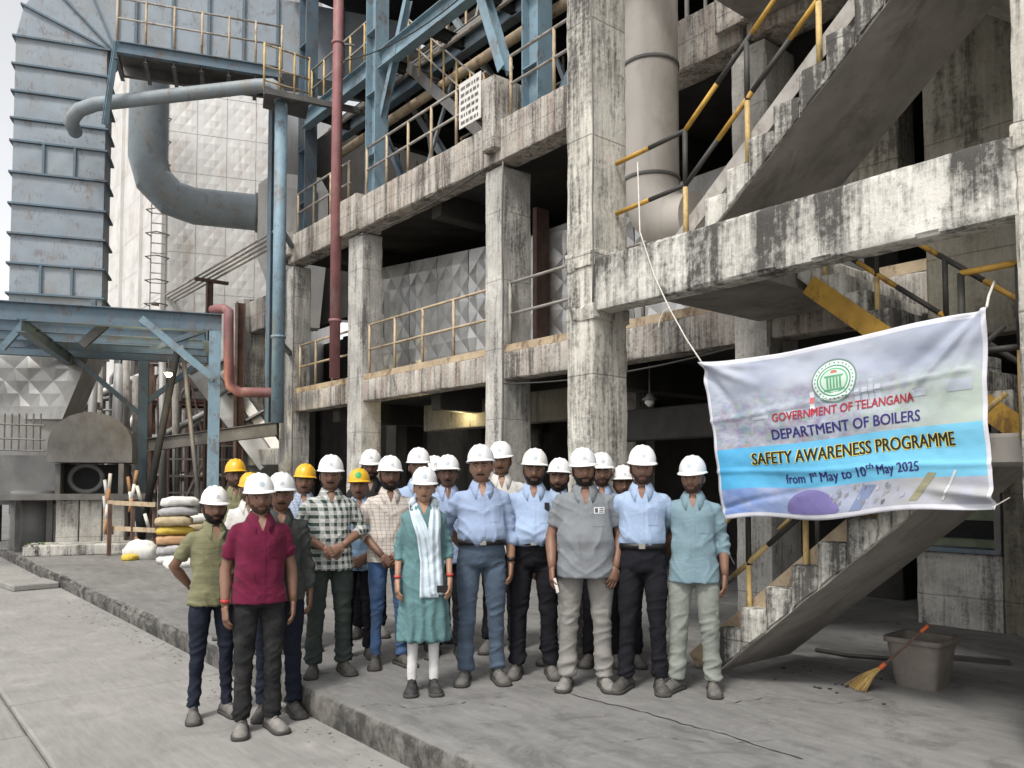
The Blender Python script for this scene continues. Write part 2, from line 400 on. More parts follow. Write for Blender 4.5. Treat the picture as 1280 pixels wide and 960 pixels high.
# ================================================================== MAIN BUILDING
YF = 7.6; ZP = 0.2; L1B, L1T, L2B, L2T = 3.27, 3.69, 6.58, 7.28
bld = thing('concrete_building', 'long stained concrete frame building with open storeys behind the group', 'building', (-9, YF, ZP))
cols = {'A': (-17.7, -16.98, .43), 'B': (-14.4, -13.83, .46), 'C': (-9.88, -9.46, .6), 'D': (-5.3, -4.85, .6), 'E': (-0.6, -0.1, .6)}
for k, (x0, x1, dep) in cols.items():
    b = MB(); b.rbox((x0, YF, ZP-.02), (x1, YF+dep, L2B+.02), .14, .006, .03, sd=ord(k)); shade_auto(b.build('column', MAT['col_main'], bld), 30)
bays = [('A', 'B'), ('B', 'C'), ('C', 'D'), ('D', 'E')]
for i, (a, c) in enumerate(bays):
    x0, x1 = cols[a][1], cols[c][0]
    b = MB(); b.rbox((x0-.01, YF+.035, L1B), (x1+.01, YF+.36, L1T), .13, .006, .02, sd=i+20); shade_auto(b.build('edge_beam', MAT['beam_main'], bld), 30)
    b = MB(); b.rbox((x0-.2, YF-.06, L2B+.06), (x1+.2, YF+.34, L2T), .13, .008, .03, sd=i+30); shade_auto(b.build('edge_beam', MAT['beam_main'], bld), 30)
    b = MB(); b.box((x0, YF+.05, L1T), (x1, YF+.075, L1T+.11)); b.build('toe_board', MAT['tan_rail'], bld)
for k, (x0, x1, dep) in cols.items():      # column heads
    z1 = 7.95 if k == 'C' else L2T + .06
    b = MB(); b.rbox((x0-.1 if k != 'C' else -9.72, YF-.17 if k != 'C' else YF-.2, 6.80 if k != 'B' else 6.62), (x1+.06, YF+dep*.9, z1), .12, .01, .04, sd=ord(k)+9); shade_auto(b.build('column_head', MAT['beam_main'], bld), 30)
for z0, z1, nm in ((3.42, 3.66, 'floor_slab'), (6.86, 7.2, 'floor_slab')):
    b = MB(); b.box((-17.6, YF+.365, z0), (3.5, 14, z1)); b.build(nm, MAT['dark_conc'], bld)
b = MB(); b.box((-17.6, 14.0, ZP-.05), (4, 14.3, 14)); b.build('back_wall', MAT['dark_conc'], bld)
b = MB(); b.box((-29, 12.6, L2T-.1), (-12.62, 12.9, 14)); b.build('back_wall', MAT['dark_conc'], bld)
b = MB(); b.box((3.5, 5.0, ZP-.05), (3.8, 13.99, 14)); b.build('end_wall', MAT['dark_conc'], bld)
for y in (10.4,):
    for x in (-16.9, -13.9, -9.5, -5.0, -.6):
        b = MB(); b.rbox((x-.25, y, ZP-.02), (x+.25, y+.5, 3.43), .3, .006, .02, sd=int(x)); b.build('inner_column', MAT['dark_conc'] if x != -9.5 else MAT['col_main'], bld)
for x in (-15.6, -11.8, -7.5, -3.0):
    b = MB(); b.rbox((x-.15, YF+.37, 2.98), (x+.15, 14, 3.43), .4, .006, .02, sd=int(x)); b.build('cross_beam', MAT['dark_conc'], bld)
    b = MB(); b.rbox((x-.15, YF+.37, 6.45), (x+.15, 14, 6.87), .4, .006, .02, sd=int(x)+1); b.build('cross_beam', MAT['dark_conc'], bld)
MAT['moss'] = m_stained('mossy_concrete', (.22,.205,.165), (.14,.128,.10), (.05,.044,.035), 0.55, vs=3)
b = MB(); b.rbox((-13.6, 8.9, 2.72), (-9.0, 9.2, 3.25), .2, .006, .03, sd=77); b.build('cross_beam', MAT['moss'], bld)
b = MB(); b.tube([(-11.15, 9.6, .2), (-11.15, 9.6, 2.74)], .27, 24); b.build('inner_column', MAT['moss'], bld, True)
b = MB(); b.rbox((-9.0, 8.6, 2.3), (-5.5, 8.85, 2.75), .3, .006, .03, sd=78); b.build('cross_beam', MAT['dark_conc'], bld)

rw = thing('rear_wall', 'dark rear plant wall seen through the open ground storey', 'wall', (-26, 14, 0))
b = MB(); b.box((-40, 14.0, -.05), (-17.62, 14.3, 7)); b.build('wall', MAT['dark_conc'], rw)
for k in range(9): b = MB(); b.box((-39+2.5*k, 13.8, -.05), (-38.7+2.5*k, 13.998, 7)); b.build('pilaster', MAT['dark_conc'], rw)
# embossed sheet cladding
def emboss(name, w, h, nx, nz, depth, mat, seed=0):
    rng = random.Random(seed); vs = []; fs = []
    for j in range(nz+1):
        for i in range(nx+1):
            edge = j in (0, nz) or (seed >= 10 and i in (0, nx))
            d = 0 if edge else (depth*rng.uniform(.2, 1.3) if (i+j) % 2 else -depth*.3*rng.random())
            vs.append((w*i/nx, -d, h*j/nz))
    for j in range(nz):
        for i in range(nx):
            a = j*(nx+1)+i; q = (a, a+1, a+nx+2, a+nx+1)
            if (i+j) % 2: fs += [(q[0], q[1], q[3]), (q[1], q[2], q[3])]
            else: fs += [(q[0], q[1], q[2]), (q[0], q[2], q[3])]
    # return lip round the sheet
    n = len(vs); g = .012
    vs += [(0,g,0),(w,g,0),(w,g,h),(0,g,h)]
    me = bpy.data.meshes.new(name); me.from_pydata(vs, [], fs); me.materials.append(mat); me.update()
    return me
def clad_wall(parent, origin, du, width, height, nx, nz, meshes, gap=.012, name='panel', skip=None, off=None):
    """panels on a wall: origin lower corner, du unit along wall; outward is du x z"""
    du = Vector(du).normalized(); ang = math.atan2(du.y, du.x); k = 0
    off = Vector(off) if off is not None else Vector(parent.location)
    pw, ph = width/nx, height/nz
    for j in range(nz):
        for i in range(nx):
            if skip and skip(i, j): continue
            me = meshes[(i*7+j*5+(i*j) % 3) % len(meshes)]
            o = bpy.data.objects.new(name, me); COL.objects.link(o); o.parent = parent
            p = Vector(origin) + du*(pw*i+gap/2) + Vector((0,0,ph*j+gap/2))
            o.location = p - off; o.rotation_euler = (0, 0, ang)
            dims = (max(v.co.x for v in me.vertices), max(v.co.z for v in me.vertices))
            o.scale = ((pw-gap)/dims[0], 1, (ph-gap)/dims[1])

# clad duct on the first storey
duct = thing('clad_duct', 'large duct clad in diamond embossed grey sheets behind the first storey railing', 'duct', (-12, 9, L1T))
b = MB(); b.box((-16.6, 9.03, L1T-.02), (-4.5, 9.9, 6.0)); b.build('duct_core', MAT['clad_dk'], duct)
EM1 = [emboss('panel', 1, 1, 4, 10, .030, MAT['clad'], s) for s in range(4)]
for i, x in enumerate(np.arange(-16.4, -5.0, 1.05)):
    h0, h1 = 6.46 - (x+15.45)*.10 - L1T, 6.46 - (x+16.5)*.10 - L1T
    me = EM1[i % 4].copy()
    for v in me.vertices: v.co.z *= h0+(h1-h0)*v.co.x
    o = bpy.data.objects.new('panel', me); COL.objects.link(o); o.parent = duct
    o.location = Vector((x, 9.0, L1T+.01)) - Vector(duct.location); o.scale = (1.035, 1, 1)
b = MB(); b.box((-10.0, 8.7, L1T), (-9.9, 8.98, 6.3)); b.build('stiffener', MAT['rusty'], duct)

# ------------------------------------------------------------------ railings
def railing(label, a, c, zs, posts, h, mp, mr, r=.024, group=None, y=None, rails=(1.0, .55)):
    a, c = Vector(a), Vector(c); rt = thing('railing', label, 'railing', a, group)
    for k in range(posts):
        t = k/(posts-1); p = a.lerp(c, t)
        q = MB(); q.tube([p, p+Vector((0,0,h))], r*1.1, 8); q.build('post', mp, rt, True)
    for f in rails:
        q = MB(); d = (c-a).normalized()
        q.tube([a+Vector((0,0,h*f))-d*.05, (a+c)/2+Vector((0,0,h*f+.008)), c+Vector((0,0,h*f))+d*.05], r, 8); q.build('rail', mr, rt, True)
    return rt
G = 'storey railings along the concrete facade'
railing('tan pipe railing of first storey bay before the brown panelled corner', (-16.85, YF+.12, L1T), (-14.5, YF+.12, L1T), 0, 4, 1.07, MAT['tan_rail'], MAT['tan_rail'], group=G)
railing('tan pipe railing in front of the widest diamond embossed duct', (-13.72, YF+.12, L1T), (-9.95, YF+.12, L1T), 0, 5, 1.07, MAT['tan_rail'], MAT['tan_rail'], group=G)
railing('first storey pipe railing between plain column and the streaked stair column', (-9.40, YF+.12, L1T), (-5.4, YF+.12, L1T), 0, 4, 1.07, MAT['grey_rail'], MAT['grey_rail'], group=G)
railing('second storey railing left of the red oxide pipe', (-17.0, YF+.1, L2T), (-14.6, YF+.1, L2T), 0, 4, .98, MAT['tan_rail'], MAT['grey_rail'], group=G)
railing('second storey railing carrying a small white notice board', (-13.75, YF+.05, L2T), (-9.98, YF+.05, L2T), 0, 6, .98, MAT['tan_rail'], MAT['grey_rail'], group=G)
railing('second storey railing beyond the tall concrete column head', (-9.3, YF+.05, L2T), (-4.4, YF+.05, L2T), 0, 6, .98, MAT['tan_rail'], MAT['grey_rail'], group=G)

# notice board on the upper railing
nb = thing('notice_board', 'small white notice board with rows of dark lettering wired to the upper railing', 'sign', (-10.55, YF, 7.5))
MAT['board'] = m_plain('board_white', (.60,.58,.54), .7, var=.12, scale=6)
x0, x1 = gy(574,100,YF-.02).x, gy(601,100,YF-.02).x
b = MB(); b.box((x0, YF-.02, 7.52), (x1, YF-.005, 8.28)); b.build('board', MAT['board'], nb)
rng = random.Random(2)
for r_ in range(6):
    x = x0+.05
    b = MB()
    while x < x1-.08:
        ln = rng.uniform(.03, .12); ln = min(ln, x1-.05-x); z = 8.18-r_*.115
        b.box((x, YF-.0235, z-.035), (x+ln, YF-.0205, z+.02)); x += ln+.03
    b.build('lettering', MAT['steel'], nb)

# ------------------------------------------------------------------ steel storey above
stl = thing('steel_superstructure', 'blue painted steel frame with diagonal braces above the concrete second storey', 'steel frame', (-12, 8, L2T))
def stpost(x, y, z0, z1, w_, d_, mat_=None):
    q = MB(); mat_ = mat_ or MAT['blue_lt']
    q.bar((x-w_/2, y, z0), (x-w_/2, y, z1), .02, d_, (0,1,0)); q.bar((x+w_/2, y, z0), (x+w_/2, y, z1), .02, d_, (0,1,0))
    q.bar((x, y, z0), (x, y, z1), w_-.02, .018, (0,1,0))
    for z in np.arange(z0+.9, z1, 1.25): q.box((x-w_/2, y-d_/2, z), (x+w_/2, y+d_/2, z+.02))
    return q.build('steel_post', mat_, stl)
stpost(-13.75, 7.86, L2T-.05, 15, .36, .30); stpost(-9.15, 8.05, L2T-.05, 15, .36, .30); stpost(-17.2, 8.0, L2T-.05, 15, .36, .3, MAT['blue']); stpost(-4.9, 8.05, L2T-.05, 15, .36, .3, MAT['blue'])
def stbeam(a, c, h, bw, mat_=None, nm='steel_beam'):
    q = MB(); q.ibeam(a, c, h, bw); return q.build(nm, mat_ or MAT['blue_lt'], stl)
stbeam((-17.0, 7.85, 10.0), (-13.95, 7.85, 10.0), .36, .2); stbeam((-13.55, 7.85, 10.0), (-9.35, 7.85, 10.0), .36, .2); stbeam((-8.95, 7.85, 10.0), (-5.1, 7.85, 10.0), .36, .2)
pq = gz(584, 52, 10.0); stbeam((-17, pq.y, 9.95), (-3, pq.y, 9.95), .34, .2, MAT['blue'])
stbeam((-17.0, 11.2, 9.2), (-3, 11.2, 9.2), .34, .2, MAT['blue'])
def brace(p, q, w_=.14, mat_=None):
    x = MB(); x.ibeam(p, q, w_, w_*.9, .014, (0,1,0)); x.build('brace', mat_ or MAT['blue_lt'], stl)
brace((gy(510,0,7.9)), gy(470,182,7.9)); brace(gy(604,-6,7.9), gy(632,88,7.9), .2)
brace(gy(497,100,9.3), gy(556,196,9.3), .17, MAT['pipe_grey']); brace(gy(560,10,9.2), gy(655,160,9.2), .12, MAT['pipe_grey'])
brace((-13.6, 8.6, 7.4), (-15.2, 8.6, 9.9), .12, MAT['blue']); brace((-8.9, 8.2, 7.4), (-6.8, 8.2, 9.9), .14, MAT['blue'])
b = MB(); b.box((-17.2, 8.6, 10.14), (-3, 12.59, 10.24)); b.build('deck_grating', MAT['black'], stl)
for x in np.arange(-16.5, -3, 1.5):
    q = MB(); q.ibeam((x, 7.9, 9.99), (x, 12.5, 9.99), .22, .12); q.build('joist', MAT['black'], stl)
b = MB(); b.box((-18, 7.8, 13.6), (-3, 12.59, 13.8)); b.build('roof_deck', MAT['black'], stl)
# inner railings and steel stair of that storey
G2 = 'inner railings of the steel storey'
railing('inner walkway railing of tan posts along the blue steel beam', (-17.0, 8.0, 10.25), (-13.9, 8.0, 10.25), 0, 6, 1.0, MAT['yellow_pale'], MAT['grey_rail'], group=G2)
railing('upper walkway railing of tan posts beside the blue brace', (-13.4, 9.3, 10.25), (-6.0, 9.3, 10.25), 0, 12, 1.05, MAT['tan_rail'], MAT['grey_rail'], group=G2)
railing('tall inner railing of tan posts standing on the second storey slab', (-13.0, 9.4, 7.2), (-9.5, 9.4, 7.2), 0, 9, 1.5, MAT['yellow_pale'], MAT['grey_rail'], group=G2)
ss = thing('steel_stair', 'slender steel stair with tan rails descending inside the upper storey', 'stairs', (-11, 9, L2T))
for yy in (8.3, 9.0):
    b = MB(); b.bar((-13.3, yy, 9.95), (-10.4, yy, 7.3), .03, .2); b.build('stringer', MAT['steel'], ss)
    for hh in (.5, .95):
        b = MB(); b.tube([(-13.3, yy, 9.95+hh), (-10.4, yy, 7.3+hh)], .02, 8); b.build('handrail', MAT['grey_rail'], ss, True)
    for k in range(8):
        t = k/7; p = Vector((-13.3, yy, 9.95)).lerp(Vector((-10.4, yy, 7.3)), t); b = MB(); b.tube([p, p+Vector((0,0,.95))], .022, 8); b.build('post', MAT['yellow_pale'], ss, True)
for k in range(12):
    t = (k+.5)/12; p = Vector((-13.3, 8.65, 9.95)).lerp(Vector((-10.4, 8.65, 7.3)), t); b = MB(); b.box((p.x-.12, 8.32, p.z-.02), (p.x+.12, 8.98, p.z+.02)); b.build('tread', MAT['steel'], ss)
for k, dz in enumerate((0, .13, .27)):
    z = gy(500, 100, 8.35).z + dz; b = MB(); b.tube([(-17.0, 8.35+.1*k, z), (-4.5, 8.35+.1*k, z)], .033, 8)
    tag(b.build('thin_pipe', MAT['grey_rail'], None, True), ('lowest', 'middle', 'uppermost')[k]+' thin grey pipe of the three running along the upper storey', 'pipe', 'thin pipes along the upper storey')
# dark plant inside the upper storey
vs_ = thing('steel_vessel', 'dark round vessel standing inside the upper storey', 'vessel', (-11.6, 11.0, L2T-.09))
b = MB(); b.tube([(-11.6, 11.0, L2T-.09), (-11.6, 11.0, 9.2)], .8, 24); b.build('shell', MAT['steel'], vs_, True)
b = MB(); b.tube([(-11.6, 11.0, 9.2), (-11.6, 11.0, 9.5), (-11.6, 11.0, 9.7)], [.8, .6, .2], 24); b.build('dome', MAT['steel'], vs_, True)
vx = thing('plant_box', 'dark rectangular plant cabinet inside the upper storey', 'cabinet', (-7.4, 10.8, L2T-.09))
b = MB(); b.box((-8.3, 10.2, L2T-.09), (-6.5, 11.8, 9.2)); b.build('body', MAT['steel'], vx)
for k in range(4):
    b = MB(); b.box((-8.3+.45*k+.04, 10.17, L2T+.05), (-8.3+.45*k+.41, 10.199, 9.1)); b.build('door', MAT['machine'], vx)

# crowded service pipes and hangers inside the steel storey
sv = thing('service_pipes', 'crowd of dusty service pipes and hangers inside the steel storey', 'pipes', (-12, 9, L2T)); rng = random.Random(77)
for k in range(14):
    y, z, r_ = rng.uniform(8.6, 11.5), rng.choice((8.4, 8.9, 9.5, 10.7, 11.3, 12.0, 12.6))+rng.uniform(-.15, .15), rng.uniform(.03, .10); b = MB(); x0_, x1_ = -17, rng.uniform(-9, -4.5); b.tube([(x0_, y, z), (x1_, y, z)], r_, 10); b.build('pipe', MAT[rng.choice(('grey_rail','tan_rail','pipe_grey','clad','beige_duct'))], sv, True)
for k in range(22):
    x, y = rng.uniform(-16.8, -5.5), rng.uniform(8.5, 10.5); z0_ = rng.choice((7.2, 10.2)); b = MB(); b.tube([(x, y, z0_), (x, y, z0_+rng.uniform(1.5, 3))], rng.uniform(.018, .035), 8); b.build('hanger', MAT[rng.choice(('tan_rail','yellow_pale','grey_rail'))], sv, True)
for k in range(9):
    x, y = rng.uniform(-16, -7), rng.uniform(8.4, 9.6); z0_ = rng.choice((7.25, 10.25)); b = MB(); b.bar((x, y, z0_), (x+rng.uniform(-1.8, 1.8), y, z0_+2.4), .05, .07); b.build('brace', MAT[rng.choice(('grey_rail','blue','pipe_grey'))], sv)
# red oxide riser
rp = thing('red_pipe', 'tall red oxide riser pipe passing in front of the second storey edge', 'pipe', (-14.55, 7.42, 3.75))
b = MB(); b.tube([(-14.55, 7.40, 3.78), (-14.55, 7.40, 9.0), (-14.50, 7.40, 15)], .105, 16); b.build('pipe', MAT['red'], rp, True)
for z in (4.9, 10.6):
    b = MB(); b.tube([(-14.55, 7.40, z), (-14.55, 7.40, z+.06)], .125, 16); b.build('collar', MAT['red'], rp, True)
    b = MB(); b.bar((-14.55, 7.4, z+.03), (-14.4, 7.7, z+.03), .04, .04); b.build('bracket', MAT['steel'], rp)

# ================================================================== STAIR TOWER
st = thing('stair_tower', 'whitewashed concrete stair tower streaked black with zigzag flights on the right', 'stair tower', (-3.3, 5.0, ZP))
DX0, DX1, EX0, EX1 = -5.28, -4.945, -1.625, -1.25
b = MB(); b.rbox((DX0, 5.0, ZP-.02), (DX1, 5.46, 13), .085, .006, .025, sd=1); shade_auto(b.build('column', MAT['col_stair'], st), 30)
b = MB(); b.rbox((EX0, 5.0, ZP-.02), (EX1, 5.46, 9), .085, .006, .025, sd=2); shade_auto(b.build('column', MAT['col_stair'], st), 30)
b = MB(); b.rbox((DX1-.03, 5.015, 3.23), (EX0+.03, 5.235, 3.70), .07, .006, .03, sd=3); shade_auto(b.build('landing_beam', MAT['white_stain'], st), 30)
b = MB(); b.rbox((DX0-.02, 4.985, 3.62), (DX1+.02, 5.48, 3.80), .07, .012, .05, sd=4); shade_auto(b.build('construction_joint', MAT['col_stair'], st), 30)
b = MB(); b.rbox((DX0-.015, 4.985, 3.16), (DX1+.02, 5.475, 3.30), .06, .016, .06, sd=5); shade_auto(b.build('construction_joint', MAT['col_stair'], st), 30)
b = MB(); b.rbox((EX0-.015, 4.985, 3.60), (EX1+.02, 5.475, 3.75), .06, .016, .06, sd=6); shade_auto(b.build('construction_joint', MAT['col_stair'], st), 30)
def flight(x0, z0, y0, y1, n, rise, run, sgn, thick, seed, nm='flight'):
    """waist slab plus steps; sgn is the climbing direction along X"""
    fl = bpy.data.objects.new(nm, None); COL.objects.link(fl); fl.parent = st; fl.location = Vector((x0, y0, z0)) - Vector(st.location)
    def w2(o):
        o.location = -Vector((x0, y0, z0)); return o
    # waist slab
    Lx = n*run; k = rise/run; cells = max(6, int(Lx/.1)); b = MB(); rings = []
    vv = math.hypot(1, k)*thick
    for i in range(cells+1):
        x = x0 + sgn*Lx*i/cells; zt = z0 + rise*.15 + k*Lx*i/cells
        e = np.random.RandomState(seed*99+i).uniform(0, .012, 4)
        zb = zt - vv
        rings.append([(x, y0+e[0], zb+e[1]), (x, y1-.05, zb), (x, y1, zb+.04), (x, y1, zt-.02), (x, y0+.02, zt-.02), (x, y0+e[2]*.6, zb+.05+e[3])])
    if sgn < 0: rings = [list(reversed(r)) for r in rings]
    b.loft(rings, True)
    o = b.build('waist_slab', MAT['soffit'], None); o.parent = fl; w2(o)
    for i in range(n):
        xa, xb = x0+sgn*run*i, x0+sgn*run*(i+1); lo, hi = min(xa, xb), max(xa, xb)
        q = MB(); zt_ = z0+rise*(i+1); hh = zt_-(z0+rise*i-vv)
        q.rbox((lo-.0005, y0-.014, 0), (hi+.0005, y1-.03, hh), .075, .005, .022, sd=seed*50+i)
        # the underside follows the slope of the slab
        vs = []
        for v in q.v:
            x, y, z = v; zb = z0 + rise*.15 + k*abs(x-x0) - vv + .012; vs.append((x, y, zb + z/hh*(zt_-zb)))
        q.v = vs
        o = q.build('step', MAT['step'], None); o.parent = fl; w2(o); shade_auto(o, 30)
    return fl
RISE, RUN = .178, .212
flight(-3.83, ZP+.22, 5.24, 6.30, 9, RISE, RUN, 1, .15, 1)           # flight 1
zl = ZP+.22+9*RISE                                                      # half landing
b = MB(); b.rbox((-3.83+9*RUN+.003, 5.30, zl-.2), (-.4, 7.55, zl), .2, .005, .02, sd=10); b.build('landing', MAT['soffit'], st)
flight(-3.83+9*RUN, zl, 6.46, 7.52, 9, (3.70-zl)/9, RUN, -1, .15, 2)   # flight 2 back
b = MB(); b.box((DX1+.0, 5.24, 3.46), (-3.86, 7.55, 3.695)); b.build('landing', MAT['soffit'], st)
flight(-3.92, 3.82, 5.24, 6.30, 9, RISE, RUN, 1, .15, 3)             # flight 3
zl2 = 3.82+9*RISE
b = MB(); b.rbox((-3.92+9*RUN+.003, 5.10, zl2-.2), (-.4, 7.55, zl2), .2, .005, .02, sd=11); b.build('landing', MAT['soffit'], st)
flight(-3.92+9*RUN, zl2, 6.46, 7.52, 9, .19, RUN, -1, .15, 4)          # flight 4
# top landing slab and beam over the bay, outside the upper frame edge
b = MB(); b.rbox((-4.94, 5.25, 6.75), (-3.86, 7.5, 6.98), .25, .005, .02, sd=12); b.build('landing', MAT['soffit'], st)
# back wall of the stair tower
b = MB(); b.rbox((-3.2, 7.58, 3.0), (-.62, 7.78, 6.3), .3, .006, .02, sd=13); b.build('back_wall', MAT['moss'], st)
b = MB(); b.rbox((-3.95, 7.62, 4.2), (-3.45, 8.0, 7.2), .2, .006, .02, sd=14); b.build('pier', MAT['moss'], st)

# stair handrails in yellow and black bands
def band_tube(b, a, c, r, n_, phase=0, every=.42):
    a, c = Vector(a), Vector(c); L = (c-a).length; k = max(1, int(round(L/every)))
    for i in range(k):
        b.tube([a.lerp(c, i/k), a.lerp(c, (i+1)/k)], r, n_, True, (i+phase) % 2)
YB = [MAT['yellow'], MAT['blackpaint']]; YB2 = [MAT['yellow_pale'], MAT['blackpaint']]
def stair_rail(label, foot0, foot1, posts, y, h=.92, start=None, mats=YB, plate=True, gap=(1.0, .5)):
    rt = thing('handrail', label, 'handrail', foot0)
    f0, f1 = Vector(foot0), Vector(foot1)
    for t in posts:
        p = f0.lerp(f1, t); b = MB(); band_tube(b, p-Vector((0,0,.04)), p+Vector((0,0,h)), .022, 8, 0, .62); b.build('post', [MAT['yellow_pale'], MAT['blackpaint']], rt, True)
    for g in gap:
        b = MB(); band_tube(b, f0+Vector((0,0,h*g)), f1+Vector((0,0,h*g)), .021, 8, 1 if g < 1 else 0, .40); b.build('rail', mats, rt, True)
        if start is not None:
            b = MB(); band_tube(b, Vector(start)+Vector((0,0,h*g)), f0+Vector((0,0,h*g)), .021, 8, 0, .5); b.build('rail', mats, rt, True)
    if plate:
        b = MB(); d = (f1-f0); b.bar(f0+Vector((0,.03,.10))-d*.06, f1+Vector((0,.03,.10)), .012, .13, (0,0,1)); b.build('stringer_plate', MAT['grey_rail'] if mats is YB else MAT['tan_rail'], rt)
    return rt
stair_rail('yellow and black banded handrail climbing the upper whitewashed flight', (-4.15, 5.30, 3.74), (-2.2, 5.30, 3.74+1.95*.84), (0, .31, .62, .95), 5.3, start=(-4.93, 5.30, 3.70))
stair_rail('pale yellow handrail of the lowest flight beneath the banner', (-4.05, 5.33, .26), (-2.2, 5.33, .26+1.85*.84), (.24, .50, .78, .98), 5.33, .95, mats=YB2)
stair_rail('inner yellow handrail on the far side of the lowest flight', (-3.9, 6.22, .36), (-2.1, 6.22, .36+1.8*.84), (.2, .5, .8), 6.2, .95, mats=YB2, plate=False)
stair_rail('bright yellow handrail of the middle flight behind the landing beam', (-2.0, 6.50, zl+.02), (-3.62, 6.50, zl+1.62*.84), (.05, .37, .7, .98), 6.5, .92, plate=False)
b = MB(); b.bar((-2.0, 6.42, zl-.0), (-3.7, 6.42, zl+1.70*.84), .012, .17); tag(b.build('stringer_bar', MAT['yellow']), 'flat yellow steel stringer of the middle stair flight', 'stringer')
stair_rail('short yellow railing closing the half landing near the right column', (-2.02, 5.28, zl), (-1.70, 5.28, zl), (0, 1), 5.3, 1.0, mats=YB, plate=False)

# beige duct in the stairwell
bd = thing('beige_duct', 'fat beige clad round duct rising behind the streaked stair column', 'duct', (-5.75, 6.75, 3.7))
cx, cyy = gy(813, 150, 6.75).x, 6.75
path = [(cx, cyy, 15), (cx, cyy, 5.0)] + [(cx+.55*(1-math.cos(a)), cyy+.0, 5.0-.55*math.sin(a)) for a in np.linspace(.26, math.pi/2, 5)] + [(cx+.62, cyy, 4.45)]
b = MB(); b.tube(path, .31, 28); o = b.build('duct', MAT['beige_duct'], bd, True); shade_auto(o, 25)
for z in (5.02, 6.3, 7.25):
    b = MB(); b.tube([(cx, cyy, z), (cx, cyy, z+.04)], .322, 28); b.build('band', MAT['steel'], bd, True)
b = MB(); b.tube([(cx+.6, cyy, 3.70), (cx+.6, cyy, 4.2)], .05, 10); b.build('stand', MAT['steel'], bd)
b = MB(); b.ibeam((cx-.7, 6.35, 7.3), (cx+.9, 6.35, 7.3), .2, .15); tag(b.build('blue_bracket', MAT['blue']), 'short blue steel beam beside the top of the beige duct', 'steel beam')

# low wall with an opening under the stair, back right
lw = thing('low_wall', 'low grey masonry wall with a framed opening behind the stair foot', 'wall', (-3.4, 9.0, ZP))
b = MB(); b.rbox((-3.95, 8.95, ZP-.02), (-3.1, 9.15, .98), .15, .006, .02, sd=40); b.build('wall', MAT['col_main'], lw)
b = MB(); b.rbox((-3.09, 8.93, ZP-.02), (-.7, 9.15, 2.6), .2, .006, .02, sd=41); b.build('wall', MAT['moss'], lw)
b = MB(); b.box((-3.95, 8.9, .985), (-3.1, 9.18, 1.03)); b.build('sill', MAT['blue'], lw)
b = MB(); b.box((-3.16, 8.92, 1.03), (-3.1, 9.16, 2.4)); b.build('frame', MAT['steel'], lw)
gi = thing('green_machine', 'greenish enclosure glimpsed through the low wall opening', 'cabinet', (-3.6, 9.6, ZP))
b = MB(); b.box((-4.0, 9.5, ZP), (-3.2, 10.2, 1.5)); b.build('body', m_plain('pale_green_paint', (.22,.25,.17), .7), gi)
b = MB(); b.box((-3.9, 9.48, 1.1), (-3.3, 9.499, 1.3)); b.build('louvre', MAT['black'], gi)
# mesh cage seen behind the upper flight
cg = thing('mesh_cage', 'dark steel mesh cabinet with pitched top behind the upper flight', 'cabinet', (-1.9, 7.2, zl2))
b = MB(); b.box((-2.05, 6.9, zl2), (-1.5, 7.5, zl2+.9)); b.build('body', MAT['steel'], cg)

# conduits and cables on the facade
for (x, y, z0, z1, lb) in ((-9.40, YF-.03, .2, 6.8, 'thin conduit fixed up the middle concrete column'), (-16.9, YF-.03, .2, 7.2, 'thin conduit fixed up the end concrete column'), (-4.90, 4.97, 3.3, 9, 'thin dark cable running up the streaked stair column')):
    b = MB(); rng = random.Random(int(x*10)); b.tube([(x+rng.uniform(-.012,.012), y, z) for z in np.linspace(z0, z1, 14)], .014 if x < -6 else .008, 6); tag(b.build('conduit', MAT['steel'], None, True), lb, 'conduit')
def cable(label, a, c_, sag, r=.012):
    a, c_ = Vector(a), Vector(c_); b = MB(); b.tube([a.lerp(c_, t)-Vector((0,0,sag*4*t*(1-t))) for t in np.linspace(0, 1, 15)], r, 6); tag(b.build('cable', MAT['blackpaint'], None, True), label, 'cable')
cable('black cable sagging under the second storey beam', (-13.8, 7.5, 6.5), (-9.7, 7.5, 6.6), .12)
cable('black cable sagging below the first storey beam', (-9.4, 7.58, 3.2), (-5.3, 7.58, 3.22), .10)
cable('black cable drooping from the red riser to the middle column', (-14.4, 7.4, 10.2), (-9.3, 7.7, 10.0), .35)
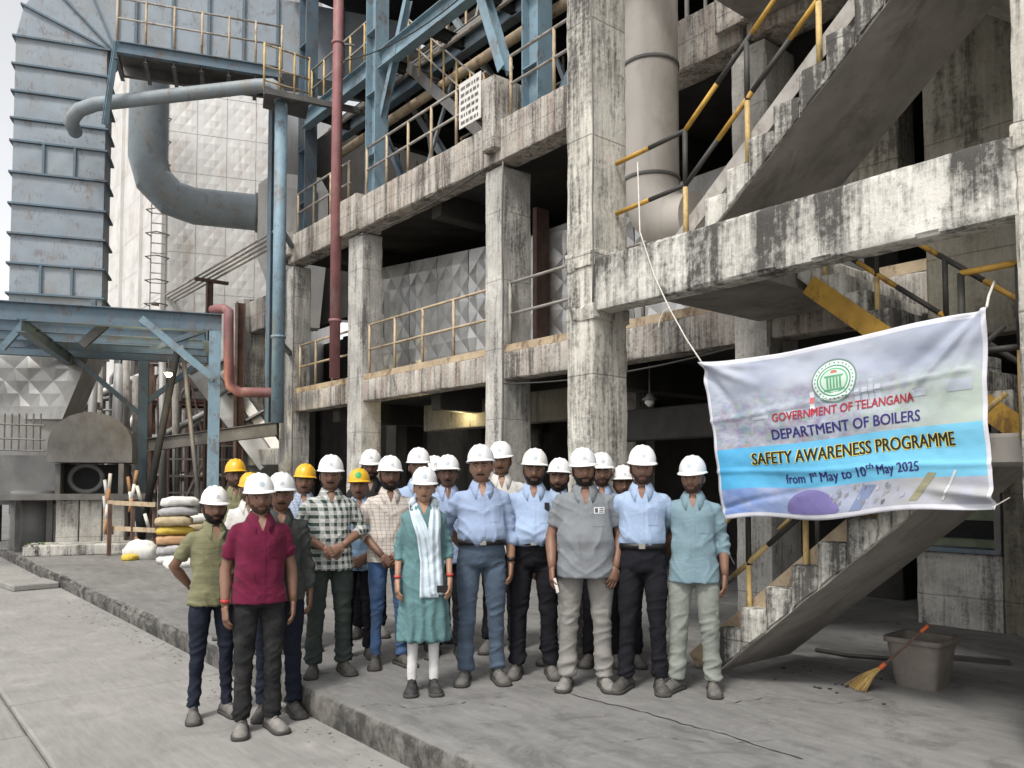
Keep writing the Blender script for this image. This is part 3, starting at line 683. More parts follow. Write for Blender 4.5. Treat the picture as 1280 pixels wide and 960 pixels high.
# ================================================================== BANNER
def pxof(p):
    v = Vector(p) - CAM; w_ = v.dot(FWD); return 640 + F_PX*v.dot(RGT)/w_, CY - F_PX*v.dot(UPV)/w_
def along(o, d, px):                    # distance along horizontal direction d from o until image column px
    lo, hi = 0.0, 60.0; o = Vector(o); d = Vector(d); s0 = pxof(o)[0] < px
    for _ in range(50):
        mid = (lo+hi)/2
        if (pxof(o+d*mid)[0] < px) == s0: lo = mid
        else: hi = mid
    return lo
BTL, BTR, BBR, BBL = [Vector(v) for v in ((-3.76,4.98,2.635), (-1.79,5.03,2.735), (-1.775,5.0,1.585), (-3.585,4.98,1.435))]
def banner_pt(u, v, off=0.0):
    p = BBL.lerp(BBR, u).lerp(BTL.lerp(BTR, u), v)
    sag = -0.035*math.sin(math.pi*u)*v**2 - .012*math.sin(math.pi*2*u)*v
    def line(ax, ay, bx, by, w_, amp, fade=1.0):
        dx, dy = bx-ax, by-ay; L2 = dx*dx+dy*dy; t = ((u-ax)*dx+(v-ay)*dy)/L2; tc = min(1, max(0, t))
        d = math.hypot(u-ax-tc*dx, (v-ay-tc*dy)*.6); return amp*math.exp(-(d/w_)**2)*(1-tc*fade)
    y = 0.0
    y += 1.7*(line(.985, .99, .72, .52, .012, -.030) + line(.96, .99, .62, .55, .030, .030) + line(1, .97, .80, .35, .02, -.022))
    y += 1.7*(line(0, 1, .26, .80, .02, -.026) + line(.0, .99, .30, .93, .015, -.02) + line(0, .97, .15, .60, .02, .022))
    y += 1.7*(line(0, .62, .95, .70, .008, -.007, 0) + line(0, .30, 1, .22, .007, -.007, 0) + line(.02, .07, .6, .22, .01, .012) + line(1, .06, .75, .12, .014, -.03) + line(1, .03, .82, .02, .01, .025))
    y += .016*math.sin(u*9+v*2.3)*(1-v*.5) + .009*math.sin(u*21+v*6+1)*(.3+abs(v-.5)) + .006*math.sin(v*26+u*7)
    y += -.05*math.sin(math.pi*u)*math.sin(math.pi*v)
    y += .005*float(vnoise([(u*14, v*9, 3.3)])[0]) + .003*float(vnoise([(u*34, v*22, 7.3)])[0])
    ex = .008*math.sin(v*7+1)*(1 if u > .5 else -1)*abs(u-.5)*2
    return p + Vector((ex, y-off, sag + (.018*math.sin(u*11)+.01*math.sin(u*5+2))*(1-v)**3))
def m_banner():
    t = NT('banner_print'); uv = t.n('ShaderNodeUVMap').outputs[0]
    sp = t.n('ShaderNodeSeparateXYZ'); t.l(uv, sp.inputs[0]); U, V = sp.outputs[0], sp.outputs[1]
    c = t.mix(t.ramp(t.noise(uv, 3.0, 3), .35, .65), (.27,.30,.38), (.39,.41,.47))
    vo = t.n('ShaderNodeTexVoronoi', feature='F1', distance='CHEBYCHEV'); vo.inputs['Scale'].default_value = 26; t.l(t.map(uv, (1.5, 1, 1)), vo.inputs['Vector'])
    city = t.mix(t.ramp(t.noise(uv, 11, 5, .7), .42, .62), t.mix(.35, t.mix(.82, vo.outputs['Color'], (.20,.21,.25)), (.06,.08,.13)), (.34,.36,.42))
    city = t.mix(.12, city, (.40,.42,.48))
    edge = t.math('ADD', V, t.math('MULTIPLY', t.math('SUBTRACT', t.noise(uv, 7, 5), .5), .14))
    c = t.mix(t.ramp(edge, .62, .82), city, c)
    gr = t.mix(t.ramp(U, .55, .95), city, (.36,.42,.37)); c = t.mix(t.math('MULTIPLY', t.ramp(edge, .62, .80), 1.0), gr, c)
    low = t.mix(t.ramp(U, .05, .75), (.15,.24,.50), (.34,.34,.345))
    low = t.mix(t.math('MULTIPLY', t.ramp(t.noise(uv, 9, 5), .45, .6), .5), low, (.36,.38,.50))
    c = t.mix(t.ramp(V, .185, .19), low, c)
    slope = t.math('SUBTRACT', V, t.math('MULTIPLY', t.math('SUBTRACT', 1.0, U), .02))
    band = t.math('MULTIPLY', t.math('GREATER_THAN', slope, .165), t.math('LESS_THAN', V, .435))
    c = t.mix(band, c, t.mix(t.ramp(U, .0, 1), (.07,.33,.56), (.16,.44,.60)))
    bu = t.math('LESS_THAN', t.math('ABSOLUTE', t.math('SUBTRACT', U, .5)), .487); bv = t.math('LESS_THAN', t.math('ABSOLUTE', t.math('SUBTRACT', V, .5)), .472)
    c = t.mix(t.math('MULTIPLY', bu, bv), (.52,.52,.56), c)
    t.bump(t.noise(uv, 18, 4), .15, .02)
    return t.out(c, .5)
ban = thing('banner', 'printed vinyl safety awareness programme banner tied across the stair opening', 'banner', (-2.8, 5.0, 1.45))
NU, NV = 130, 80
vs = [banner_pt(i/NU, j/NV) for j in range(NV+1) for i in range(NU+1)]
fs = [(j*(NU+1)+i, j*(NU+1)+i+1, (j+1)*(NU+1)+i+1, (j+1)*(NU+1)+i) for j in range(NV) for i in range(NU)]
me = bpy.data.meshes.new('sheet'); me.from_pydata(vs, [], fs); uvl = me.uv_layers.new(name='UVMap')
idx = [0]*len(me.loops); me.loops.foreach_get('vertex_index', idx)
uvl.data.foreach_set('uv', [c_ for i in idx for c_ in ((i % (NU+1))/NU, (i//(NU+1))/NV)])
me.polygons.foreach_set('use_smooth', [True]*len(fs)); me.materials.append(m_banner()); me.update()
sh = put('sheet', me, ban)
sm = sh.modifiers.new('thickness', 'SOLIDIFY'); sm.thickness = .0012; sm.offset = 1 if False else 0
def PU(p): return (p/4.56)/((1-p)/6.05+p/4.56)      # measured picture fraction -> fraction along the cloth
def printed(name, me_in, mat_, mapf, off):   # flat print laid on the banner surface
    bm = bmesh.new(); bm.from_mesh(me_in); bmesh.ops.triangulate(bm, faces=bm.faces[:])
    for _ in range(3):
        es = [e for e in bm.edges if e.calc_length() > .03]
        if not es: break
        bmesh.ops.subdivide_edges(bm, edges=es, cuts=1); bmesh.ops.triangulate(bm, faces=[f for f in bm.faces if len(f.verts) > 3])
    for v in bm.verts: uu, vv_ = mapf(v.co.x, v.co.y); v.co = banner_pt(PU(uu), vv_, off+v.co.z)
    me2 = bpy.data.meshes.new(name); bm.to_mesh(me2); bm.free(); me2.materials.append(mat_)
    return put(name, me2, ban)
def flat(name, col, r=.55): 
    t = NT(name); return t.out(col, r)
def text_mesh(s, bold=0.0):
    cu = bpy.data.curves.new('t', 'FONT'); cu.body = s; cu.size = 1; cu.offset = bold; cu.resolution_u = 3
    o = bpy.data.objects.new('t', cu); COL.objects.link(o)
    dg = bpy.context.evaluated_depsgraph_get(); me = bpy.data.meshes.new_from_object(o.evaluated_get(dg))
    bpy.data.objects.remove(o); return me
def banner_text(s, u0, u1, v0, cap, mat_, bold=.012, off=.003, extent=None, offs=None):
    me = text_mesh(s, 0.0); X = [v.co.x for v in me.vertices]; a, c = (min(X), max(X)) if extent is None else extent
    k = (u1-u0)/(c-a)
    for v in me.vertices: v.co.x = (v.co.x-a)*k*1.9; v.co.y = v.co.y*cap/.70*1.2
    bm = bmesh.new()
    for q, (ox, oy) in enumerate(offs or ((0, 0), (.022, 0), (-.022, 0), (0, .012))):
        m2 = me.copy()
        for v in m2.vertices: v.co.x += ox*k*1.9; v.co.y += oy*cap*1.2/.7; v.co.z = q*.0003
        bm.from_mesh(m2)
    m3 = bpy.data.meshes.new('t'); bm.to_mesh(m3); bm.free()
    printed('lettering', m3, mat_, lambda x, y: (u0+x/1.9, v0+y/1.2), off); return (a, c)
red_i, navy_i, blk_i, yel_i = flat('print_red', (.30,.02,.04)), flat('print_navy', (.025,.02,.13)), flat('print_black', (.015,.013,.015)), flat('print_yellow', (.65,.52,.06))
banner_text('GOVERNMENT OF TELANGANA', .235, .735, .575, .050, red_i, .006, .0052)
banner_text('DEPARTMENT OF BOILERS', .225, .755, .468, .060, navy_i, .008)
ex = banner_text('SAFETY AWARENESS PROGRAMME', .138, .872, .325, .070, blk_i, .006, .0048, None, ((0,0),(.028,0),(-.028,0),(0,.014)))
banner_text('SAFETY AWARENESS PROGRAMME', .135, .869, .325, .070, yel_i, .020, .0018, None, [(.045*math.cos(a), .045*math.sin(a)) for a in np.linspace(0, 5.5, 8)])
for s, a, c, v0, cap in (('from 1', .255, .352, .205, .052), ('st', .355, .375, .236, .03), ('May to 10', .385, .548, .205, .052), ('th', .551, .578, .240, .03), ('May 2025', .588, .735, .205, .052)):
    banner_text(s, a, c, v0, cap, navy_i, .010)
def poly_me(pts):
    me = bpy.data.meshes.new('p'); me.from_pydata([(x*1.9, y*1.2, 0) for x, y in pts], [], [tuple(range(len(pts)))]); return me
def printed_poly(pts, col, off=.0018, nm='print'):
    printed(nm, poly_me(pts), flat(nm+'_ink', col), lambda x, y: (x/1.9, y/1.2), off+.002)
def ell(cx_, cy_, a, b_, n=36, a0=0, a1=2*math.pi): return [(cx_+a*math.cos(a0+(a1-a0)*i/n), cy_+b_*math.sin(a0+(a1-a0)*i/n)) for i in range(n)]
EMU, EMV = .462, .765
for k, (a, col) in enumerate(((.078,(.13,.20,.17)), (.073,(.52,.58,.55)), (.058,(.03,.20,.11)), (.054,(.55,.60,.56)), (.049,(.10,.34,.18)), (.044,(.46,.56,.48)))):
    printed_poly(ell(EMU, EMV, a, a*1.68*(1.0-.02*k)), col, .0016+.0005*k, 'emblem')
for x in (-.022, -.011, 0, .011, .022): printed_poly([(EMU+x-.0035, EMV-.045), (EMU+x+.0035, EMV-.045), (EMU+x+.0035, EMV+.02), (EMU+x-.0035, EMV+.02)], (.10,.28,.16), .0046, 'emblem')
printed_poly([(EMU-.032, EMV+.02), (EMU+.032, EMV+.02), (EMU+.032, EMV+.032), (EMU-.032, EMV+.032)], (.10,.28,.16), .0046, 'emblem')
printed_poly([(EMU-.036, EMV-.06), (EMU+.036, EMV-.06), (EMU+.036, EMV-.047), (EMU-.036, EMV-.047)], (.10,.28,.16), .0046, 'emblem')
printed_poly([(EMU-.012, EMV+.045), (EMU+.012, EMV+.045), (EMU+.008, EMV+.062), (EMU-.008, EMV+.062)], (.40,.12,.10), .0046, 'emblem')
for i in range(28):
    a = 2*math.pi*i/28; c0 = (EMU+.0655*math.cos(a), EMV+.0655*1.63*math.sin(a)); printed_poly(ell(*c0, .0028, .0052, 6), (.10,.20,.16), .0036, 'emblem')
for j in range(4):
    printed_poly([(.372,.585+.034*j), (.388,.585+.034*j), (.388,.617+.034*j), (.372,.617+.034*j)], (.45,.10,.10) if j % 2 == 0 else (.60,.60,.62), .0015)
for x, wd, z1 in ((.53,.018,.70),(.556,.02,.71),(.58,.016,.74),(.60,.02,.70),(.86,.09,.66),(.73,.05,.64),(.16,.06,.62),(.28,.04,.63)):
    printed_poly([(x,.60), (x+wd,.60), (x+wd,z1), (x,z1)], (.36,.39,.44), .0012)
printed_poly([(.255,.03)]+[(.34-.10*math.cos(a), .03+.135*math.sin(a)) for a in np.linspace(.1, math.pi-.1, 16)]+[(.425,.03)], (.15,.13,.30), .0014)
printed_poly([(.47,.03),(.51,.03),(.575,.15),(.53,.16)], (.17,.21,.33), .0014)
rng = random.Random(6)
for i in range(26):
    x_, y_ = rng.uniform(.41, .66), rng.uniform(.04, .15); a_ = rng.uniform(.006, .016); g_ = rng.uniform(.12, .40); printed_poly([(x_, y_), (x_+a_, y_+.012), (x_+a_*1.3, y_+.03), (x_+.2*a_, y_+.022)], (g_, g_*1.02, g_*1.12), .0012+.0002*(i % 4))
printed_poly([(.685,.05),(.715,.05),(.795,.19),(.765,.195)], (.25,.24,.15), .0014)
printed_poly([(.80,.05),(.81,.05),(.87,.20),(.86,.20)], (.52,.52,.52), .0014)
# ropes
def rope(label, pts, r=.006):
    P = [Vector(p) for p in pts]; q = []
    for i in range(len(P)-1):
        for k in range(6): q.append(P[i].lerp(P[i+1], k/6))
    q.append(P[-1]); b = MB(); b.tube(q, r, 6); return tag(b.build('rope', MAT['rope'], None, True), label, 'rope')
rope('white rope slanting from the upper yellow railing to the banner corner', [gy(797,203,5.28), gy(800,290,5.0), gy(818,345,4.985), gy(836,384,4.98), gy(858,424,4.98), BTL])
rope('short frayed rope end hanging from the slanting banner rope', [gy(838,384,4.98), gy(830,389,4.975), gy(825,398,4.97), gy(823,410,4.97)], .005)
rope('dark cord tying the upper banner corner to the landing railing', [BTR, gy(1236,370,5.12), gy(1243,352,5.26)], .008)
rope('thin string from the lower banner corner to the handrail', [BBL, gy(910,690,5.1), gy(918,705,5.30)], .004)
rope('thin string tying the lower banner edge beside the right column', [BBR, gy(1252,628,5.2), gy(1262,622,5.3)], .004)

# ------------------------------------------------------------------ tub and broom under the stair
MAT['tub'] = m_plain('brown_tub', (.17,.15,.13), .7, var=.2, scale=6, dirt=(.11,.09,.07), dirt_amt=.5)
tb = thing('tub', 'brown square tapered waste tub standing beneath the stair', 'tub', gz(1153, 856).to_tuple())
def rsq(h, r, z, n=48, e=9.0):
    out = []
    for i in range(n):
        a = 2*math.pi*i/n; c_, s_ = math.cos(a), math.sin(a); k = (abs(c_)**e+abs(s_)**e)**(-1/e); out.append((h*k*c_, h*k*s_, z))
    return out
b = MB(); b.loft([rsq(.15, 0, 0), rsq(.17, 0, .15), rsq(.195, 0, .335), rsq(.205, 0, .34), rsq(.205, 0, .36), rsq(.188, 0, .36), rsq(.175, 0, .2), rsq(.145, 0, .02)], True)
o = b.build('shell', MAT['tub'], tb, True, False); shade_auto(o, 50); tb.rotation_euler = (0, 0, math.radians(92))
b = MB(); b.loft([rsq(.209, 0, .325), rsq(.214, 0, .33), rsq(.214, 0, .362), rsq(.207, 0, .365)], False); b.build('rim', MAT['tub'], tb, True, False)
bf, bt = gz(1070, 862), gy(1160, 782, 6.05)
br = thing('broom', 'straw broom with orange banded handle leaning on the brown tub', 'broom', bf)
MAT['straw'] = m_plain('straw', (.33,.22,.08), .9, var=.3, scale=40); MAT['orange'] = m_plain('orange_plastic', (.60,.13,.04), .5)
d = (bt-bf); k0 = bf + d*.36
b = MB(); b.tube([k0, bt], .010, 8); b.build('handle', MAT['rusty'], br, True)
b = MB(); b.tube([bf+d*.90, bt], .014, 8); b.build('grip', MAT['orange'], br, True)
b = MB(); b.tube([k0-d*.03, k0+d*.05], .017, 8); b.build('binding', MAT['orange'], br, True)
b = MB(); rng = random.Random(4)
for i in range(150):
    a = rng.uniform(-1, 1); e = bf + Vector((rng.uniform(-.035,.035)+a*-.07, a*.07*.8+rng.uniform(-.02,.02), rng.uniform(.004,.02)))
    mid = k0.lerp(e, .5)+Vector((0,0,.015)); b.tube([k0+Vector((rng.uniform(-.01,.01), rng.uniform(-.01,.01), 0)), mid, e], [.003,.0026,.0012], 4)
b.build('bristles', MAT['straw'], br)
for (pp, lb) in (((1218, 830), 'thin dark board lying on the floor behind the brown tub'),):
    q = gz(*pp); b = MB(); b.obox(q+Vector((-.1,.1,.012)), (.3,.12,0), (-.03,.07,0), (0,0,.01)); tag(b.build('floor_board', MAT['blackpaint']), lb, 'board')
b = MB(); q0, q1 = gz(1060, 822), gz(1112, 826); b.tube([q0+Vector((-.3,0,.02)), q0+Vector((0,0,.02)), q1+Vector((0,0,.02))], .018, 8); tag(b.build('floor_pipe', MAT['blackpaint']), 'dark pipe lying on the floor under the stair', 'pipe')
b = MB(); rng = random.Random(8)
for i in range(22):
    X = rng.gauss(-3.3, .25); Y = rng.uniform(5.45, 6.3); r = rng.uniform(.005, .016)
    q = [Vector((rng.uniform(.6,1)*sx*r, rng.uniform(.6,1)*sy*r, (0 if k == 0 else rng.uniform(.5,1))*r)) for k in (0,1) for sx, sy in ((-1,-1),(1,-1),(1,1),(-1,1))]
    b.add([v+Vector((X,Y,.199)) for v in q], [(0,3,2,1),(4,5,6,7),(0,1,5,4),(1,2,6,5),(2,3,7,6),(3,0,4,7)])
stuff(tag(b.build('swept_debris', MAT['dark_conc']), 'swept dirt and rubble heaped under the stair foot', 'debris'))

# ------------------------------------------------------------------ lamps
def lamp(label, p, power, lit=True, hang=.0):
    p = Vector(p); t = thing('lamp', label, 'lamp', p)
    b = MB(); b.tube([p+Vector((0,0,.09)), p+Vector((0,0,.05)), p], [.03,.05,.11], 16); b.build('shade', MAT['steel'] if lit else MAT['machine'], t, True)
    b = MB(); b.tube([p+Vector((0,0,.02)), p+Vector((0,0,-.04)), p+Vector((0,0,-.09))], [.05,.07,.02], 14); b.build('bulb', m_emit('lit_bulb', (1,.86,.5), 14) if lit else MAT['board'], t, True)
    if hang: b = MB(); b.tube([p+Vector((0,0,.08)), p+Vector((0,0,hang))], .012, 6); b.build('stem', MAT['steel'], t)
    if lit:
        ld = bpy.data.lights.new('lamp_light', 'POINT'); ld.energy = power; ld.color = (1,.82,.45); ld.shadow_soft_size = .08
        lo = bpy.data.objects.new('lamp_light', ld); COL.objects.link(lo); lo.parent = t; lo.location = (0,-.06,-.14)
lamp('lit yellow bulb fixed to the mossy beam inside the ground storey', gy(577,508,8.70), 14, hang=.18)
lamp('unlit white pendant lamp hanging in the dark bay beside the stair column', gy(812,500,8.45), 0, False, .5)

# ================================================================== PLANT ON THE LEFT
E1 = Vector((.35,.937,0)); E2 = Vector((-.937,.35,0)); UP = Vector((0,0,1))
# steel bridge frame carrying the duct
P1 = dp(266, 600, 16.0); P1.z = .2; ZD = dp(273, 391, 16.0).z
fr = thing('steel_bridge', 'blue grey steel trestle of parallel beams carrying the big duct', 'steel frame', P1)
def fbeam(a, c, h, bw, mat_=MAT['blue'], nm='beam', up=(0,0,1)):
    q = MB(); q.ibeam(a, c, h, bw, .018, up); return q.build(nm, mat_, fr)
for k, (dpt, h, dz) in enumerate(((0, .36, 0), (1.15, .3, -.04), (2.3, .3, -.04), (3.4, .3, -.04), (4.5, .36, -.03))):
    o_ = P1 + E2*dpt; o_.z = ZD-.18+dz; fbeam(o_ + E1*(.12 if k == 0 else .0), o_ - E1*9, h, .18)
for t in (.15, 3.4, 6.2, 8.9):
    o_ = P1 - E1*t; o_.z = ZD-.45; fbeam(o_-E2*.1, o_ + E2*4.6, .26, .16)
def fpost(base, z1, w_=.22, mat_=MAT['blue_lt'], zb=.2):
    q = MB(); a = Vector(base); a.z = zb; c_ = Vector(base); c_.z = z1; q.ibeam(a, c_, w_, w_, .016, tuple(E2)); q.build('post', mat_, fr)
    q = MB(); q.obox((a.x, a.y, zb+.012), E1*.2, E2*.2, (0,0,.012)); q.build('base_plate', MAT['steel'], fr)
fpost(P1, ZD-.36); P2 = P1 + E2*4.5 - E1*1.75; fpost(P2, ZD-.4, .22, MAT['blue'])
fpost(P1-E1*8.2, ZD-.36, .22, MAT['blue'], 0.0); fpost(P2-E1*7.2, ZD-.4, .22, MAT['blue'], 0.0)
def fbrace(a, c_, w_=.12, mat_=MAT['blue']):
    q = MB(); q.ibeam(a, c_, w_, w_, .012, tuple(E2)); q.build('brace', mat_, fr)
z_ = lambda p, z: Vector((p.x, p.y, z))
fbrace(z_(P1-E2*.12, 3.75), z_(P1-E1*1.35-E2*.12, ZD-.2), .13, MAT['blue_lt']); fbrace(z_(P2, 3.3), z_(P2-E1*1.6, ZD-.35)); fbrace(z_(P2, 3.6), z_(P2+E1*1.3, ZD-.35))
fbrace(dp(2,436,15.8), dp(42,392,15.8), .12, MAT['blue_lt']); fbrace(dp(102,432,15.6), dp(142,396,15.85), .16, MAT['steel']); fbrace(dp(190,436,17), dp(258,412,16.2), .1)
for k in range(3):
    q = MB(); p = P1 - E1*(2.2+k*2.3); p.z = ZD; q.obox(p+Vector((0,0,.06))-E2*.0, E1*.04, E2*.09, (0,0,.06)); q.build('stiffener', MAT['blue'], fr)
def pole(label, a, c_, r, mat_, cat='pole'):
    q = MB(); q.tube([a, c_], r, 10); return tag(q.build('leaning_pole', mat_, None, True), label, cat)
a = dp(186, 622, 17.0); dd = (dp(222, 437, 17.6)-a); pole('dark leaning strut under the steel trestle', a - dd*((a.z-.19)/dd.z), a+dd, .075, MAT['black'], 'strut')
a = dp(250, 640, 17.4); dd = (dp(228, 432, 17.8)-a); pole('thin grey leaning pole under the steel trestle', a - dd*((a.z-.19)/dd.z), a+dd, .05, MAT['steel'])

# big rectangular duct
O = dp(10, 372, 17.3); O.z = ZD+.02
WD = along(O, E1, 127); DDp = .9
du_ = thing('blue_duct', 'tall blue grey rectangular flue duct with flanged ribs bending at its top', 'duct', O)
ZT = dp(80, 40, 17.3).z
b = MB(); b.obox(O+E1*WD/2+E2*(DDp/2)+Vector((0,0,(ZT-O.z)/2)), E1*(WD/2-.012), E2*(DDp/2-.012), (0,0,(ZT-O.z)/2)); b.build('core', MAT['duct_blue'], du_)
ribs = [366, 328, 290, 252, 212, 172, 143, 108, 73, 37]
zr = [dp(20, y, 17.3).z for y in ribs]
for i, z in enumerate(zr):
    q = MB()
    for sgn, o_ in ((0, O - E2*.03), (1, O + E2*(DDp+.03))): q.obox(Vector((o_.x, o_.y, z))+E1*WD/2, E1*(WD/2+.045), E2*.035, (0,0,.02))
    for o_ in (O - E1*.03, O + E1*(WD+.03)): q.obox(Vector((o_.x, o_.y, z))+E2*DDp/2, E1*.025, E2*(DDp/2+.045), (0,0,.02))
    q.build('rib', MAT['blue'], du_)
    z1 = zr[i+1] if i+1 < len(zr) else ZT
    nsub = 3 if i in (0, 4) else 1
    rng = random.Random(i)
    for k in range(nsub):
        q = MB(); a0 = O+E1*(WD*k/nsub+.015); a0.z = z+.03; w2_ = WD/nsub-.03; h2 = z1-z-.06
        g = []
        for jj in range(7):
            for ii in range(9):
                u, v = ii/8, jj/6; bul = .012*math.sin(math.pi*u)*math.sin(math.pi*v)+.006*math.sin(u*7+i*2)*math.sin(v*5+i)*math.sin(math.pi*u)*math.sin(math.pi*v)
                g.append(a0+E1*(w2_*u)+UP*(h2*v)-E2*(.004+bul))
        q.add(g, [(r*9+c_, r*9+c_+1, (r+1)*9+c_+1, (r+1)*9+c_) for r in range(6) for c_ in range(8)]); q.build('panel', MAT['duct_blue'], du_, True)
        if k: q = MB(); p = O+E1*(WD*k/nsub)-E2*.03; q.obox(Vector((p.x, p.y, (z+z1)/2)), E1*.025, E2*.03, (0,0,(z1-z)/2-.02)); q.build('stiffener', MAT['blue'], du_)
# elbow and horizontal run
r0 = .18; Cc = O+E1*(WD+r0); Cc.z = ZT; nseg = 4
def elb(a, r): return Cc - E1*(r*math.cos(a)) + UP*(r*math.sin(a))
for i in range(nseg):
    a0, a1 = math.pi/2*i/nseg, math.pi/2*(i+1)/nseg; q = MB(); rings = []
    for a in (a0, a1): rings.append([elb(a, r0+WD), elb(a, r0+WD)+E2*DDp, elb(a, r0)+E2*DDp, elb(a, r0)])
    q.loft(rings, True); q.build('elbow_segment', MAT['duct_blue'], du_)
    q = MB(); c0 = (elb(a1, r0+WD)+elb(a1, r0))/2; dr = (elb(a1, r0+WD)-elb(a1, r0)).normalized(); tg = dr.cross(E2).normalized()
    for o_ in (-.02, DDp+.02): q.obox(c0+E2*o_, dr*(WD/2+.06), E2*.04, tg*.02)
    for sg in (-1, 1): q.obox(c0+E2*DDp/2+dr*sg*(WD/2+.02), dr*.04, E2*(DDp/2+.05), tg*.02)
    q.build('rib', MAT['blue'], du_)
LH = 7.0; hb = Cc + UP*r0; q = MB(); q.obox(hb+E1*LH/2+E2*DDp/2+UP*WD/2, E1*LH/2, E2*DDp/2, UP*WD/2); q.build('horizontal_run', MAT['duct_blue'], du_)
for k in range(9):
    q = MB(); p = hb+E1*(LH*(k+.5)/9)-E2*.03+UP*WD/2; q.obox(p, E1*.03, E2*.035, UP*(WD/2+.05)); q.build('rib', MAT['blue'], du_)
for k in (1.6, 6.4):  # hangers down to the walkway level
    pass
# walkway under the horizontal run
wk = thing('steel_walkway', 'high blue steel walkway with thin tan railing beneath the horizontal duct', 'walkway', dp(150, 55, 16.6))
wa = dp(146, 52, 16.4); wl = along(wa, E1, 352)
q = MB(); q.ibeam(wa-UP*.12, wa+E1*wl-UP*.12, .24, .12); q.build('girder', MAT['blue'], wk)
q = MB(); q.ibeam(wa+E2*1.0-UP*.12, wa+E1*wl+E2*1.0-UP*.12, .24, .12); q.build('girder', MAT['steel'], wk)
q = MB(); q.obox(wa+E1*wl/2+E2*.5+UP*.02, E1*wl/2, E2*.5, UP*.015); q.build('deck', MAT['steel'], wk)
for k in range(7):
    p = wa+E1*(wl*k/6); q = MB(); q.tube([p, p+UP*.95], .025, 8); q.build('post', MAT['tan_rail'], wk, True)
    p2 = p+E2*.5; q = MB(); q.ibeam(p-UP*.3, p+E2*1.0-UP*.3, .1, .08); q.build('cross_member', MAT['steel'], wk)
for h in (.92, .5):
    q = MB(); q.tube([wa+UP*h, wa+E1*wl+UP*h], .022, 8); q.build('rail', MAT['grey_rail'], wk, True)
q = MB(); q.ibeam(wa-E1*.25-UP*1.6+E2*.4, wa+UP*.0, .1, .1); q.build('bracket', MAT['blue_lt'], wk)
q = MB(); q.ibeam(wa+E1*wl*.97-UP*.2+E2*1.0, wa+E1*wl*.97-UP*8+E2*1.0, .2, .2); q.build('support', MAT['blue'], wk)
# little balcony at the end of the walkway
bl = thing('steel_balcony', 'small steel balcony with yellowed railing where walkway meets building', 'balcony', dp(360, 118, 16.8))
ba = dp(330, 112, 16.3); bx_ = dp(386, 128, 17.2)
q = MB(); q.obox((ba+bx_)/2+E2*.35, (bx_-ba)/2, E2*.4, UP*.05); q.build('deck', MAT['steel'], bl)
for t in (0, .33, .66, 1):
    p = ba.lerp(bx_, t); q = MB(); q.tube([p, p+UP*.98], .024, 8); q.build('post', MAT['yellow_pale'], bl, True)
for h in (.95, .5, .2): q = MB(); q.tube([ba+UP*h, bx_+UP*h], .02, 8); q.build('rail', MAT['tan_rail'], bl, True)
q = MB(); q.bar(ba-UP*.03, bx_+E1*1.2-UP*.03, .1, .12); q.build('bearer', MAT['steel'], bl)

# long grey-blue pipe from the duct, then down past the first column
lp = thing('blue_pipe', 'long thin blue grey pipe from duct face that turns down past the concrete columns', 'pipe', dp(343, 528, 16.9))
s0 = dp(92, 160, 17.28); s1 = s0 - E2*.42 + UP*.0; s1 = Vector((s1.x, s1.y, dp(92, 138, 17.0).z)); e0 = dp(352, 104, 16.8)
pts = [s0+E2*.1, s0-E2*.2, s0-E2*.38+UP*.10, s1, s1+(e0-s1)*.02+UP*.02]
dirv = (e0-s1).normalized(); pts = [s0+E2*.2, s0-E2*.22, s0-E2*.36+UP*.06+dirv*.05, s0-E2*.40+UP*.2+dirv*.2, s1+dirv*.55+UP*.02, e0-dirv*.5, e0-dirv*.2-UP*.03, e0-dirv*.04-UP*.14, e0-UP*.38]
q = MB(); q.tube(pts[:-1]+[e0-UP*.40], .145, 18); q.build('pipe', MAT['pipe_grey'], lp, True)
ze = dp(345, 530, 16.9).z; q = MB(); q.tube([e0-UP*.38, Vector((e0.x, e0.y, ze))], .128, 18); q.build('riser', MAT['blue_lt'], lp, True)
for z in (ze+1.75,): q = MB(); q.tube([Vector((e0.x, e0.y, z)), Vector((e0.x, e0.y, z+.05))], .155, 18); q.build('flange', MAT['blue_lt'], lp, True)
q = MB(); q.bar(Vector((e0.x, e0.y, ze+1.7)), Vector((-17.3, 7.7, ze+1.7)), .08, .1); q.build('bracket', MAT['blue'], lp)
q = MB(); q.bar(Vector((e0.x, e0.y, ze+4.1)), Vector((-17.2, 7.7, ze+4.1)), .08, .1); q.build('bracket', MAT['blue'], lp)

# fat vertical duct with mitred elbow
fp = thing('round_duct', 'fat round blue grey duct dropping down then bending right into hopper', 'duct', dp(188, 250, 21))
ctr = dp(187, 100, 21.0); rr = .48; top = Vector((ctr.x, ctr.y, 13.0)); zc = dp(255, 254, 21).z; R_ = 1.15
pth = [top, Vector((ctr.x, ctr.y, zc+R_))]
for a in (30, 60, 90):
    aa = math.radians(a-15); pth.append(ctr*0 + Vector((ctr.x, ctr.y, zc+R_)) + E1*(R_*(1-math.cos(math.radians(a)))) - UP*(R_*math.sin(math.radians(a))))
ln = along(pth[-1], E1, 322); pth.append(pth[-1]+E1*ln)
q = MB(); q.tube(pth, rr, 28); o = q.build('duct', MAT['pipe_grey'], fp, True); shade_auto(o, 20)
q = MB(); q.tube([pth[-1]-E1*.06, pth[-1]+E1*.02], rr+.05, 28); q.build('flange', MAT['steel'], fp)
